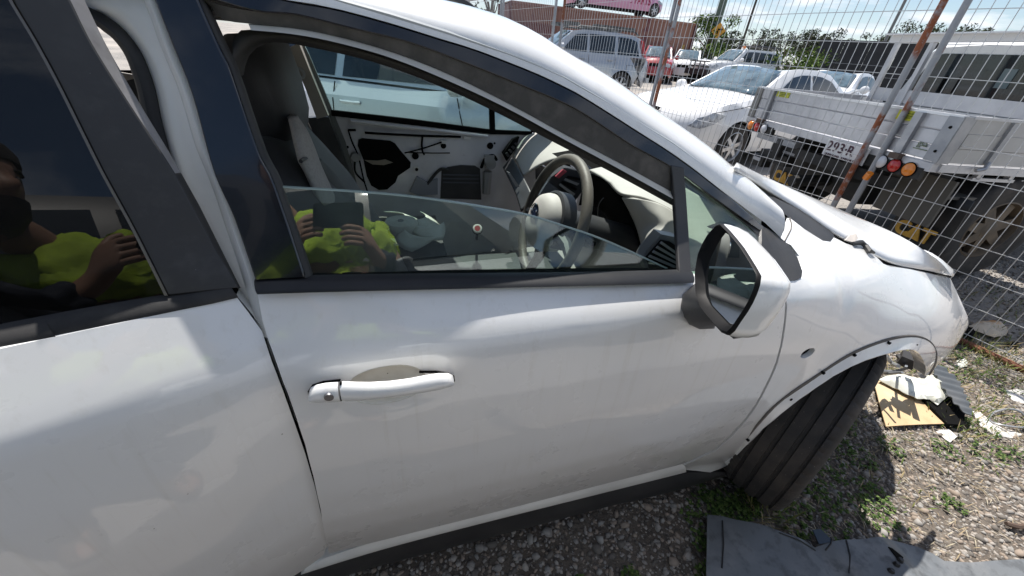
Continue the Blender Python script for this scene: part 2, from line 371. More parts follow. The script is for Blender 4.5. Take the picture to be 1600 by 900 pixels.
ribbon('roof_edge_trim', UU(BE_U, -.014), UU(BE_L, -.002), mat('pale roof edge trim', (.62, .59, .52), .5, noise=(9, (.5, .47, .41), .4, .7)), car, n=60, thick=.02)
IN_L = [(380, 100), (378, 82), (395, 66), (430, 64), (480, 71), (580, 87), (670, 112), (760, 139), (880, 192), (970, 245), (1052, 325)]
IN_U = [(362, 75), (368, 52), (388, 46), (430, 50), (480, 56), (580, 81), (670, 113), (760, 152), (880, 216), (970, 264), (1052, 310)]
IN_L = [(371, 120), (378, 92), (398, 72), (430, 66), (480, 73), (580, 96), (670, 128), (760, 168), (880, 230), (970, 277), (1052, 322)]
ribbon('door_opening_seal', UU(IN_U, -.045), UU(IN_L, -.055), M_rubber, car, n=60, k=5, bulge=.006, thick=.03)
DIV_L = [(1049, 258), (1054, 310), (1058, 370), (1062, 430)]; DIV_R = [(1069, 262), (1073, 312), (1077, 372), (1081, 430)]
ribbon('window_divider', UU(DIV_L, .002), UU(DIV_R, .002), M_plastic, fd, n=12, bev=.002)
gl_px = [(430, 291), (480, 294), (545, 298), (610, 303), (670, 310), (745, 321), (824, 335), (892, 356), (925, 367), (974, 387), (1032, 414), (1056, 425), (1060, 440), (820, 445), (478, 448)]
panel('door_glass', xz(gl_px, -.012, None, inset_g), lambda x, z: S_g(x, z, -.012), M_glass, fd, step=.05, thick=.004)
ribbon('glass_edge', [U(p, -.011, None, inset_g) for p in gl_px[:12]], [U((a, b+2.2), -.011, None, inset_g) for a, b in gl_px[:12]], mat('ground glass edge', (.30, .38, .35), .3), fd, thick=.005)
q_px = [(1069, 268), (1100, 292), (1150, 327), (1199, 362), (1197, 400), (1190, 432), (1080, 434)]
panel('quarter_glass', xz(q_px, -.008), lambda x, z: S(x, z, -.008), M_qglass, fd, step=.05, thick=.004)
ribbon('quarter_seal', UU([(1069, 266), (1105, 294), (1150, 326), (1200, 362), (1199, 400), (1196, 434)], -.001), UU([(1072, 276), (1103, 302), (1145, 334), (1186, 370), (1188, 400), (1186, 430)], -.006), M_rubber, fd)
sail_px = [(1190, 352), (1199, 357), (1216, 368), (1232, 382), (1246, 402), (1254, 424), (1252, 434), (1243, 438), (1184, 440), (1188, 400)]
panel('mirror_sail', xz(sail_px, .003), lambda x, z: S(x, z, .003), M_plastic, car, step=.03, thick=.01, bev=.002)
# handle: a bar standing off the recess, key cap at its rear end
hb = lambda px, py, off: np.array(U((px, py), off))
def handle_bar(name, xs, m, parent):
    rows = []
    for px, yc, hh, off in xs:
        c = hb(px, yc, off); u = hb(px, yc-hh, off)-c; u = np.array([0, 0, np.linalg.norm(u)]); o = np.array([0, -1, 0]); a = np.linalg.norm(u)
        rows.append([c + u*math.sin(t)*(1 if math.sin(t) > 0 else .9) + o*.013*math.cos(t)*(1 if math.cos(t) > 0 else .5) for t in np.linspace(0, 2*math.pi, 20, endpoint=False)])
    mb = MB(); mb.grid(rows, closev=True); k = 20; mb.f += [tuple(range(k)), tuple(range(len(mb.v)-k, len(mb.v)))[::-1]]
    return mb.build(name, m, parent, sharp=50)
handle_bar('door_handle', [(534, 611, 15.5, .024), (540, 611, 16.5, .026), (560, 611, 15.5, .029), (580, 610, 14, .031), (610, 607, 12.5, .033), (640, 603, 12.5, .032), (665, 599, 13.5, .030), (685, 595.5, 13, .027), (700, 593, 10.5, .022), (708, 592, 5, .016)], M_white, fd)
handle_bar('key_cap', [(484, 617, 6, .012), (488, 616, 11, .018), (498, 614.5, 14.5, .023), (512, 613, 16, .026), (526, 612, 16, .027), (531, 611.5, 15.5, .026)], M_white, fd)
k0 = hb(514, 621, .0395); MB().lathe([(0, .001), (.0065, .001), (.0075, -.003), (.0075, -.012)], k0, (0, -1, 0), 16).build('key_cylinder', mat('dull lock metal', (.22, .22, .23), .4, metal=.8), fd)
for pts, off, r_ in (([(484, 621), (483, 612), (490, 602), (505, 597), (532, 594)], .006, .0022), ([(532.5, 597), (532.5, 626)], .03, .0018), ([(655, 581), (680, 581), (700, 584), (708, 588), (709, 595), (706, 601)], .004, .0022)):
    mb = MB(); mb.tube([hb(px, py, off) for px, py in pts], r_, 6); mb.build('handle_gasket', M_black, fd)
# sill: bright channel under the door, black skirt below it
SK_U = [(486, 893), (600, 856), (760, 814), (900, 779), (1000, 754), (1069, 740), (1134, 737)]
SK_L = [(430, 940), (556, 895), (700, 857), (850, 818), (949, 792), (1041, 771), (1090, 757), (1136, 741)]
ST_U = [(480, 882), (600, 842), (760, 801), (900, 766), (1000, 741), (1069, 724)]
ST_L = [(470, 898), (600, 858), (760, 816), (900, 781), (1000, 756), (1072, 738)]
ribbon('sill_channel', UU(ST_U, -.006), UU(ST_L, .010), M_jamb, car, k=6, bulge=.004, thick=.05)
ribbon('sill_skirt', UU(SK_U, .002), UU(SK_L, .002), M_plastic, car, k=6, bulge=.008, thick=.05)
# --- fender
ARCH = [(1136, 728), (1160, 703), (1192, 670), (1220, 647), (1249, 624), (1275, 606), (1302, 588), (1330, 573), (1353, 563), (1375, 556), (1397, 550), (1417, 546), (1430, 548), (1438, 555), (1444, 566), (1447, 577), (1445, 587)]
GAP = [(1305, 372), (1323, 381), (1345, 388), (1357, 393), (1370, 402), (1380, 412), (1392, 417), (1423, 421), (1455, 428), (1485, 435)]
fen_px = [(1224, 377), (1232, 362), (1236, 342), (1257, 358), (1287, 377), (1300, 379)] + GAP + [(1492, 450), (1500, 467), (1508, 485), (1513, 501), (1512, 512), (1503, 534), (1488, 553), (1466, 569), (1458, 580)] + ARCH[::-1] + \
    [(1110, 738), (1071, 734), (1069, 727), (1117, 705), (1147, 678), (1181, 637), (1203, 596), (1215, 568), (1222, 541), (1227, 511), (1230, 477), (1227, 457), (1219, 440), (1246, 438), (1255, 434), (1257, 422), (1249, 400), (1236, 383)]
hole_c = U((1262, 552)); ring = [(hole_c[0]+.0225*math.cos(a), hole_c[2]+.0165*math.sin(a)) for a in np.linspace(0, 2*math.pi, 16, endpoint=False)]
def S_fen(x, z, off=0.):
    p = list(S(x, z, off)); A = U_CREASE; d = abs((x-A[0])*.28+(z-A[2]))
    p[1] += .012*math.exp(-((x-A[0])/.012)**2)*sm(A[2]-.13, A[2]-.02, z)*sm(A[2]+.03, A[2]+.005, z); return tuple(p)
U_CREASE = U((1322, 462)); U_CREASE = np.array([U_CREASE[0], 0, U((1325, 420))[2]])
fen = panel('front_fender', xz(fen_px), S_fen, M_white, car, holes=[ring], step=.024, thick=.012, bev=.003)
panel('lamp_hole', [(hole_c[0]+(a-hole_c[0])*1.9, hole_c[2]+(b-hole_c[2])*2.2) for a, b in ring], lambda x, z: S(x, z, -.0125), M_black, fen, step=.02, thick=.01)
FL = [(1136, 722), (1180, 668), (1220, 626), (1273, 589), (1327, 554), (1380, 532), (1423, 524), (1450, 530), (1463, 546), (1462, 566), (1452, 584)]
ribbon('arch_lip', UU(FL, .001), UU(ARCH[:1]+ARCH[2:], .012), M_white, fen, n=60, k=5, bulge=.002, thick=.035, bev=.001)
ribbon('arch_groove', UU(FL, .003), UU([(a+1, b+3) for a, b in FL], .003), mat('dirty seam', (.12, .11, .10), .8), fen, n=60, k=2, thick=.004)
for p in [(1237, 625), (1288, 584), (1337, 556), (1391, 537), (1433, 540), (1170, 689)]:
    q = np.array(U(p, .008)); MB().lathe([(0, .0), (.0042, .0), (.0042, -.012)], q, (0, -1, 0), 8).build('clip_hole', M_black, fen)
# cowl, bonnet
cowl_px = [(1165, 280), (1180, 289), (1203, 305), (1257, 331), (1290, 353), (1303, 367), (1305, 374), (1298, 379), (1287, 377), (1257, 358), (1233, 340), (1195, 308)]
panel('cowl', xz(cowl_px, -.004), lambda x, z: S(x, z, -.004), M_plastic, car, step=.04, thick=.02)
BG = [(1150, 262), (1195, 295), (1257, 329), (1292, 353), (1305, 367), (1323, 377), (1345, 384), (1357, 388), (1370, 396), (1380, 406), (1392, 412), (1423, 417), (1455, 424), (1485, 431)]
BS = [(1147, 261), (1190, 277), (1257, 303), (1290, 317), (1323, 332), (1350, 344), (1383, 357), (1407, 367), (1425, 378), (1443, 390), (1458, 400), (1473, 410), (1480, 420), (1486, 431)]
near = along(bez(UU(BG, .004), 5), 40)
sil = along(bez([at_y(p, .60+.24*float(sm(1500, 1290, p[0]))) for p in BS], 5), 40)
for _ in range(6):
    for Q in (near, sil):
        for i in range(1, 39): Q[i] = .5*Q[i]+.25*(Q[i-1]+Q[i+1])
G = []
for a, b in zip(near, sil):
    row = [a+(b-a)*np.array([t, t, 0])*[1, 1, 0]+np.array([0, 0, (b-a)[2]*t+.012*math.sin(t*math.pi)]) for t in np.linspace(0, 1, 7)]
    k_ = float(sm(1.2, 1.75, a[0])); far = np.array([b[0]+(b[0]-a[0])*.3+.06+.22*k_, YC, b[2]-.012-.05*k_])
    row += [b+(far-b)*t for t in (.15, .5, 1.)]
    row += [np.array([p[0], 2*YC-p[1], p[2]]) for p in row[-2::-1]]
    G.append(row)
mbn = MB(); mbn.grid(G); bon = mbn.build('bonnet', M_white, car, sharp=50)
md = bon.modifiers.new('thick', 'SOLIDIFY'); md.thickness = .006; md.offset = -1
# seam between bonnet and fender, wire clip and torn tape on it
ribbon('bonnet_seam', UU(BG[4:], -.012), UU([(a-1, b+5) for a, b in BG[4:]], -.012), M_black, car, k=2, thick=.02)
c0 = [U(p, .012) for p in [(1333, 380), (1345, 379), (1352, 384), (1357, 392), (1366, 395)]]
MB().tube(c0, [.004, .008, .007, .008, .003], 7).build('broken_clip', M_plastic, car)
tp = [U(p, o) for p, o in [((1321, 375), .01), ((1329, 367), .02), ((1338, 365), .035), ((1341, 372), .028), ((1335, 379), .014)]]
mb = MB(); mb.add(tp+[p+np.array([0, .003, -.002]) for p in tp], [(0, 1, 2, 3, 4), (9, 8, 7, 6, 5)]+[(i, (i+1) % 5, 5+(i+1) % 5, 5+i) for i in range(5)]); mb.build('torn_tape', mat('grubby tape', (.5, .46, .42), .6), car, smooth=False)
# --- roof, pillars, screen
GUT = [(451, 0), (520, 12), (610, 36), (700, 64), (740, 76), (795, 97), (842, 116), (880, 134), (905, 147), (950, 175), (1000, 207), (1050, 239), (1090, 268), (1128, 298), (1165, 326), (1204, 355), (1224, 376)]
gut = [np.array([-1.75, Y0+.30, 1.36]), np.array([-1.2, Y0+.25, 1.42]), np.array([-.7, Y0+.222, 1.435])] + bez(UU(GUT, .002), 4)
SIL = [(740, 11.7), (767, 20.7), (799, 33), (846, 59), (871, 76.5), (909, 96.4), (951, 122.6), (1000, 158), (1044, 188), (1097.5, 225), (1133, 255), (1160, 273), (1195, 303), (1236, 341)]
def sil_y(p, dy):
    x = .3
    for _ in range(30):
        y = np.interp(x, [g[0] for g in gut], [g[1] for g in gut])+dy; x = at_y(p, y)[0]
    return at_y(p, y)
rdg0 = [sil_y(p, .15-.125*float(sm(1060, 1236, p[0]))) for p in SIL]
rdg = bez(rdg0, 4)
gx = [g[0] for g in gut]; rx = [-1.75, -1.2, -.6, -.1]+[r[0] for r in rdg]
rz = [1.40, 1.465, 1.487, 1.478]+[r[2] for r in rdg]; ry = [Y0+.45, Y0+.40, Y0+.372, Y0+.36]+[r[1] for r in rdg]
G = []; Gr = []; Gw = []
for x in np.linspace(-1.75, min(gx[-1], rx[-1])-.002, 80):
    g = np.array([x, np.interp(x, gx, [q[1] for q in gut]), np.interp(x, gx, [q[2] for q in gut])]); r = np.array([x, np.interp(x, rx, ry), np.interp(x, rx, rz)])
    fl_ = .0; row = [np.array([x, g[1]+(r[1]-g[1])*((1-fl_)*(1-math.cos(a))+fl_*a/(math.pi/2)), g[2]+(r[2]-g[2])*((1-fl_)*math.sin(a)+fl_*a/(math.pi/2))]) for a in np.linspace(0, math.pi/2, 9)]
    tail = [np.array([x, r[1]+.025, r[2]-.006]), np.array([x, r[1]+.03, r[2]-.03]), np.array([x, g[1]+.05, g[2]-.03])]
    G.append(row+(tail if x > .2 else [np.array([x, r[1]+.02, r[2]+.001]), np.array([x, r[1]+.03, r[2]-.03]), np.array([x, g[1]+.05, g[2]-.03])]))
    cr_ = .022
    if x <= .30: Gr.append([np.array([x+.05*sm(-.3, .3, x)*(1-(2*t-1)**2), r[1]+.018+(2*YC-2*r[1]-.036)*t, r[2]-.001+cr_*(1-(2*t-1)**2)]) for t in np.linspace(0, 1, 17)])
    if x >= .27: Gw.append([np.array([x+.16*(1-(2*t-1)**2), r[1]+.012+(2*YC-2*r[1]-.024)*t, r[2]-.009+.004*(1-(2*t-1)**2)]) for t in np.linspace(0, 1, 17)])
def mir(G): return [[np.array([p[0], 2*YC-p[1], p[2]]) for p in row] for row in G]
mb = MB(); mb.box((1.42, YC, .58), (.75, 1.10, .46)); mb.box((1.86, YC, .56), (.14, 1.02, .34)); mb.poly([(1.55, .73, .42), (1.90, .74, .42), (2.02, .82, .42), (2.22, 1.02, .42), (2.24, 1.69, .42), (1.9, 1.96, .42)], (0, 0, .32)); mb.build('nose_shadow_block', M_black, car, smooth=False)  # unseen dark block in the nose, added and shaped for the ground shadow
for GG in (G, mir(G)): mb = MB(); mb.grid(GG); mb.build('roof_pillar', M_white, car, sharp=60)
rp = MB(); rp.grid(Gr); roof = rp.build('roof', M_white, car)
wsc = MB(); wsc.grid(Gw); wsc.build('windscreen', M_screen, car)
DIT = [(451, -12), (520, -1), (610, 24), (700, 52), (795, 85), (842, 104), (880, 121), (942, 157), (1000, 193), (1050, 224), (1128, 281), (1200, 340)]
mb = MB(); mb.tube([U(p, .0)+np.array([0, -.001, .0]) for p in DIT], .0035, 6); mb.build('roof_moulding', mat('grey paint seam', (.45, .48, .50), .4), car)
mb = MB()
ya = 2*YC-rdg[0][1]-.08
rail = [at_y(p, ya) for p in [(560, -30), (640, -17), (690, -4), (722, 6), (745, 15)]]
mb.tube(bez(rail, 5), [.02]*16+[.018, .014, .010, .006, .004], 8)
rn = rail[0]; mb.tube([(-1.3, ya, rn[2]-.02), (-.8, ya, rn[2]+.01), rn], .02, 8); mb.build('roof_rail', M_plastic, car)
hl = MB(); hl.grid([[np.array([x, y, np.interp(x, rx, rz)-.05-.02*abs(y-YC)]) for y in np.linspace(Y0+.30, 2*YC-Y0-.30, 8)] for x in np.linspace(-1.6, .22, 10)]); hl.build('headliner', mat('grey headlining', (.34, .33, .32), .9), car)
# joint line where pillar meets fender
mb = MB(); mb.tube([U(p, .003) for p in [(1234, 340), (1237, 350), (1236, 358), (1226, 377)]], .0016, 5); mb.build('panel_joint', mat('dirty seam', (.12, .11, .10), .8), car)
# --- B pillar, rear opening
BP_L = [(100, -40), (134, 10), (160, 22), (190, 44), (216, 76), (232, 110), (243, 145), (252, 190), (270, 260), (292, 320), (330, 390), (372, 450), (410, 520)]
BP_R = [(236, -40), (250, 0), (262, 30), (272, 60), (288, 100), (301, 130), (314, 170), (330, 225), (345, 262), (362, 305), (380, 360), (402, 425), (430, 520)]
ribbon('body_pillar', UU(BP_L, -.05), UU(BP_R, -.03), M_jamb, car, n=50, k=6, bulge=.012, thick=.05)
ribbon('pillar_flange', UU([(p[0]-26, p[1]) for p in BP_R], -.024), UU([(p[0]+6, p[1]) for p in BP_R], -.022), M_jamb, car, n=50, k=5, bulge=.012, thick=.03)
WS_O = [(60, -10), (100, 2), (134, 10), (160, 22), (190, 44), (216, 76), (232, 110), (243, 145), (252, 190), (272, 260), (300, 330)]
WS_I = [(60, 16), (100, 24), (146, 38), (160, 48), (178, 62), (196, 86), (207, 116), (214, 140), (222, 180), (244, 260), (272, 330)]
ribbon('weatherstrip', UU(WS_O, -.045), UU(WS_I, -.06), M_rubber, car, n=50, k=6, bulge=.014, thick=.04)
# dark inside behind the shut lines and under the arch
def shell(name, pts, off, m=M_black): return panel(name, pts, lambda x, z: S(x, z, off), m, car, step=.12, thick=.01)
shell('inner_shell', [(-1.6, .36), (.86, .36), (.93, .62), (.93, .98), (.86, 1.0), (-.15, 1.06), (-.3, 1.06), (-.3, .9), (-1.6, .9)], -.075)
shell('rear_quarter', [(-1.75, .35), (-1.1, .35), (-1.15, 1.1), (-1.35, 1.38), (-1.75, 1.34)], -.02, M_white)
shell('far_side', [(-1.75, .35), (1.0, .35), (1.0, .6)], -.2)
mb = MB(); mb.box((-.35, YC, .30), (2.9, 1.5, .04)); mb.box((-1.75, YC, .7), (.04, 1.4, .8)); mb.box((1.05, YC, .62), (.03, 1.30, .62)); mb.build('floor_pan', mat('grey carpet', (.26, .25, .24), .95), car, smooth=False)
shell('bounce_panel', [(-.1, .40), (.80, .40), (.86, .98), (-.15, 1.03)], -.105, mat('grey bounce panel', (.42, .41, .40), .7))  # unseen pale panel added to bounce light into the cabin
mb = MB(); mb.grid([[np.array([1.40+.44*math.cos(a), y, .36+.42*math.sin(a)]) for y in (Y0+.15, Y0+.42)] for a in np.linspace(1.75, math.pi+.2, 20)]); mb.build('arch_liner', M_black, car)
# --- rear door, swung open about its front edge
TH = R(27); HP = Vector((-.215, Y0+.035, 0))
MD = Matrix.Translation(HP) @ Matrix.Rotation(TH, 4, 'Z') @ Matrix.Translation(-HP)
def UD(ps, off=0.): return UU(ps, off, MD)
def xd(ps, off=0.): return xz(ps, off, MD)
rd_px = [(0, 538), (90, 520), (190, 500), (284, 481), (369, 463), (388, 488), (409, 517), (424, 563), (442, 610), (460, 660), (476, 706), (491, 757), (502, 806), (511, 852), (505, 868), (470, 893), (440, 912)]
RX = xd(rd_px); xe = min(p[0] for p in RX)
_b = (RX[0][1]-RX[4][1])/(RX[0][0]-RX[4][0])
zb_ = lambda x: RX[0][1]+_b*(x-RX[0][0])
rd_out = [(-1.22, zb_(-1.22)), (-1.0, zb_(-1.0))] + RX + [(-.5, .40), (-.86, .40), (-1.0, .56), (-1.14, .80), (-1.2, .98)]
_c = xd([(0, 683), (200, 625), (424, 562)]); _cx = [q[0] for q in _c]; _cz = [q[1] for q in _c]; _m = (_cz[0]-_cz[2])/(_cx[0]-_cx[2])
def S_rear(x, z, off=0.): s = S(x, z-(_cz[2]+_m*(x-_cx[2])-.985)*float(sm(.5, .8, z)), off); return (x, s[1], z)
rdoor = panel('rear_door', rd_out, S_rear, M_white, car, step=.022, thick=.02, bev=.003)
# geometry is in shut position; the door object carries the swing
rdoor.matrix_basis = MD @ rdoor.matrix_basis if False else rdoor.matrix_basis
def swing(o): o.matrix_parent_inverse = WM(car).inverted() @ MD; return o
swing(rdoor)
def sub(o):                                       # child of the swung door: geometry in shut position
    o.parent = rdoor; o.matrix_parent_inverse = Matrix.Identity(4); return o
RB_U = [(-40, 518), (0, 511), (142, 484), (256, 465), (320, 455), (359, 447)]; RB_L = [(-40, 550), (0, 543), (142, 514), (284, 484), (330, 475), (372, 465)]
u3, l3 = UD(RB_U, .0), UD(RB_L, .005)
u3 = [np.array(S(-1.25, zb_(-1.25)+.045, .0))]+u3; l3 = [np.array(S(-1.25, zb_(-1.25), .005))]+l3
sub(ribbon('belt_moulding', u3, l3, M_weathered, None, k=6, bulge=.003, world=False))
RP_L = [(0, -42), (18, 0), (54, 60), (90, 126), (126, 198), (163, 272), (210, 358), (262, 462)]; RP_R = [(88, -42), (110, 0), (146, 72), (205, 166), (272, 268), (310, 338), (340, 392), (374, 450)]
pl3, pr3 = UD(RP_L, .002), UD(RP_R, .002)
sub(ribbon('pillar_trim', pl3, pr3, M_applique, None, bev=.002, world=False))
sub(ribbon('trim_edge', UD([(p[0]-5, p[1]) for p in RP_L], .004), UD(RP_L, .004), mat('worn edge strip', (.16, .15, .14), .4, metal=.5), None, k=3, thick=.01, world=False))
ES_L = [(86, -42), (108, 0), (144, 72), (204, 168), (270, 270), (309, 338)]; ES_R = [(112, -42), (134, 4), (168, 74), (222, 168), (282, 268), (314, 336)]
sub(ribbon('door_edge', UD(ES_L, -.004), UD(ES_R, -.02), mat('bare worn metal', (.42, .41, .42), .35, metal=.6, noise=(20, (.25, .24, .24), .4, .7)), None, k=4, thick=.012, world=False))
sub(ribbon('frame_seal', UD([(272, 272), (300, 322), (372, 452)], -.002), UD([(284, 272), (312, 322), (376, 450)], -.012), M_rubber, None, k=3, world=False))
gq = UD([(0, -40), (18, 0), (54, 60), (90, 126), (126, 198), (163, 272), (210, 358), (262, 466), (142, 490), (0, 518)], -.004)
gq = xz([(0, -40), (18, 0), (54, 60), (90, 126), (126, 198), (163, 272), (210, 358), (262, 470), (142, 496), (0, 524)], -.004, MD, inset_g); gq = gq[:-1]+[(-1.2, zb_(-1.2)+.02), (-1.25, 1.38), (-1.1, 1.45), (-.7, 1.46)]
gq = gq[:8]+[gq[8]]+gq[9:]
sub(panel('door_glass', gq, lambda x, z: S_g(x, z, -.004), M_tint, None, step=.07, thick=.004))
sub(panel('door_lining', [(-1.15, .5), (-.3, .5), (-.3, 1.1), (-1.2, 1.14)], lambda x, z: S(x, z, -.07), M_plastic, None, step=.1, thick=.02))
sub(ribbon('window_frame', [np.array(S(-.62, 1.44)), np.array(S(-1.0, 1.44)), np.array(S(-1.25, 1.36)), np.array(S(-1.3, 1.18))], [np.array(S(-.66, 1.40)), np.array(S(-1.0, 1.40)), np.array(S(-1.19, 1.33)), np.array(S(-1.24, 1.18))], M_blackgloss, None, world=False))
FE = [(373, 466), (392, 489), (412, 518), (428, 563), (446, 610), (464, 660)]
sub(ribbon('front_edge', UD(FE, -.002), UD([(376, 458), (398, 482), (416, 512), (430, 560), (447, 610), (465, 660)], -.03), M_jamb, None, k=3, world=False))
# --- mirror
A0 = at_y((1084, 440), .455); B0 = at_y((1183, 432), .315); tdir = B0-A0; tdir[2] = 0; tdir /= np.linalg.norm(tdir)
MN = np.array([tdir[1], -tdir[0], 0]); MN = MN if MN[0] < 0 else -MN; MN = MN*.985+np.array([0, 0, .10]); MN /= np.linalg.norm(MN)   # faces rearwards
bez_px = [(1116, 352), (1125, 349), (1135, 359), (1146, 372), (1157, 386), (1167, 402), (1176.7, 418), (1183, 430), (1181, 444), (1176.7, 457), (1170, 472), (1162, 486), (1151, 502), (1142, 516), (1134, 523), (1125, 519), (1108, 500), (1091, 479), (1085, 457), (1084, 425), (1088.7, 396), (1095, 381), (1103, 367)]
gls_px = [(1121.7, 361), (1131, 367), (1140, 376), (1152, 389), (1162, 403), (1170, 416), (1175.5, 428), (1174, 442), (1169, 455), (1162, 469), (1149, 487), (1135, 505), (1128, 503), (1115, 489), (1101, 474), (1093, 459), (1091.5, 440), (1092, 423), (1098, 405), (1104, 392), (1110, 380)]
BZ = [at_plane(p, A0, MN) for p in bez_px]; GZ = [at_plane(p, A0, MN) for p in gls_px]
mc = sum(BZ)/len(BZ); mcar = bpy.data.objects.new('wing_mirror', None); COL.objects.link(mcar); mcar.location = mc; adopt(mcar, car)
fw = -MN
BZr = resamp(BZ, .008); GZr = along(GZ+[GZ[0]], len(BZr)+1)[:-1]
k0_ = min(range(len(GZr)), key=lambda i: np.linalg.norm((GZr[i]-mc)/np.linalg.norm(GZr[i]-mc)-(BZr[0]-mc)/np.linalg.norm(BZr[0]-mc))); GZr = GZr[k0_:]+GZr[:k0_]
ring = [[b+fw*.014 for b in BZr], [b+fw*.002 for b in BZr], [b*.82+g*.18 for b, g in zip(BZr, GZr)], [b*.3+g*.7+fw*.008 for b, g in zip(BZr, GZr)], [g+fw*.016 for g in GZr]]
mb = MB(); mb.grid(ring, closev=True); mb.build('bezel', mat('mirror bezel black', (.007, .007, .008), .55, spec=.18), mcar, sharp=50)
mb = MB(); v = [g+fw*.012 for g in GZr]; mb.add(v+[q+fw*.004 for q in v], [tuple(range(len(v))), tuple(range(len(v), 2*len(v)))[::-1]]); mb.build('mirror_glass', M_mirror, mcar, smooth=False)
caprows = []
sh = np.array([.0, 0, .0])
for d, s_, z_ in [(.006, 1.0, 0), (.009, 1.008, 0), (.018, 1.008, 0), (.032, .985, 0), (.046, .93, 0), (.057, .82, 0), (.065, .62, 0), (.070, .3, 0), (.071, .02, 0)]:
    caprows.append([mc+(b-mc)*s_+fw*d for b in BZr])
mb = MB(); mb.grid(caprows, closev=True); mb.build('mirror_cap', M_white, mcar, sharp=60)
arm = [(1086, 446), (1069, 461), (1066, 478), (1071, 494), (1078, 505), (1093, 512), (1114, 511), (1120, 480), (1110, 450)]
an = [U(p, .035) for p in arm]; ab = [U(((p[0]-1090)*1.1+1090, (p[1]-480)*1.08+480), .0) for p in arm]; ac = [q+(mc-q)*.35+np.array([0, -.03, 0]) for q in an]
mb = MB(); mb.grid([ab, an, ac], closev=True); mb.f.append(tuple(range(2*len(arm), 3*len(arm)))); mb.build('mirror_arm', M_plastic, mcar, sharp=45)
mb = MB(); mb.box(mc+fw*.05+np.array([0, 0, -.075]), (.05, .05, .02)); mb.build('mirror_underside', M_plastic, mcar)
# --- front wheel, steered
WC = np.array([1.365, .598, .335]); WA = R(25); wf = np.array([math.cos(WA), math.sin(WA), 0]); wa = np.array([math.sin(WA), -math.cos(WA), 0])   # axle, outward
prof = [(.205, .078), (.235, .096), (.275, .104), (.312, .100), (.330, .090), (.339, .080), (.3415, .070), (.334, .067), (.334, .061), (.3425, .058), (.344, .030), (.336, .027), (.336, .018), (.3445, .015)]
prof = prof + [(r, -h) for r, h in prof[::-1]]
mb = MB(); NT = 240; u_ = Vector(wa).orthogonal().normalized(); w_ = Vector(wa).cross(u_)
def treadr(r, h, i):
    if abs(h) > .062 and r > .30 and i % 5 == 0: return r-.0045
    if .03 < abs(h) < .058 and r > .335 and (i+2) % 4 == 0: return r-.003
    return r
mb.grid([[Vector(WC)+Vector(wa)*h+(u_*math.cos(2*math.pi*i/NT)+w_*math.sin(2*math.pi*i/NT))*treadr(r, h, i) for r, h in prof] for i in range(NT)], closeu=True)
whl = mb.build('front_wheel', M_tyre, car, sharp=35)
mb = MB(); mb.lathe([(0, .05), (.06, .05), (.08, .03), (.17, .05), (.195, .08), (.212, .09), (.212, -.09)], WC, wa, 32); mb.build('rim', M_rim, whl, sharp=40)
# ---------------------------------------------------------------- cabin
M_seat = mat('black seat cloth', (.026, .026, .028), .55, noise=(60, (.03, .03, .032), .4, .7), bump=(300, .2, .002), sheen=.2)
M_fabric = mat('grey seat cloth', (.42, .40, .38), .95, noise=[(220, (.34, .32, .30), .4, .7)], bump=(350, .3, .002))
M_dash = mat('dusty dash plastic', (.46, .448, .42), .6, noise=[(5, (.39, .378, .35), .35, .75)], bump=(250, .1, .001))
M_dashd = mat('dark dash plastic', (.03, .032, .036), .45, noise=(8, (.06, .06, .062), .4, .8))
M_silver = mat('silver trim plastic', (.36, .37, .38), .35, metal=.4)
M_inner = mat('bare door shell paint', (.66, .66, .70), .45, coat=.3, noise=[(5, (.54, .54, .57), .4, .7), (24, (.4, .39, .4), .68, .76)])
M_beigep = mat('beige pillar trim', (.36, .33, .29), .7)
def D(px, py, y): return at_y((px, py), y)
def patch(name, rows, m, parent, n=8, thick=.008, smooth=True):
    R1 = [bez([D(*c) for c in r], n) for r in rows]; C = []
    for j in range(len(R1[0])): C.append(bez([r[j] for r in R1], n))
    mb = MB(); mb.grid([[C[j][i] for j in range(len(C))] for i in range(len(C[0]))])
    o = mb.build(name, m, parent, sharp=50); s = o.modifiers.new('thick', 'SOLIDIFY'); s.thickness = thick; s.offset = 0; return o
def pp(name, pts, y, m, parent, d=.01, smooth=False):
    """flat piece facing the camera side, traced at depth y (number or list)"""
    P = [at_y(p, y if not isinstance(y, (list, tuple)) else y[i]) for i, p in enumerate(pts)]
    mb = MB(); mb.poly(P, (0, d, 0)); return mb.build(name, m, parent, smooth=smooth)
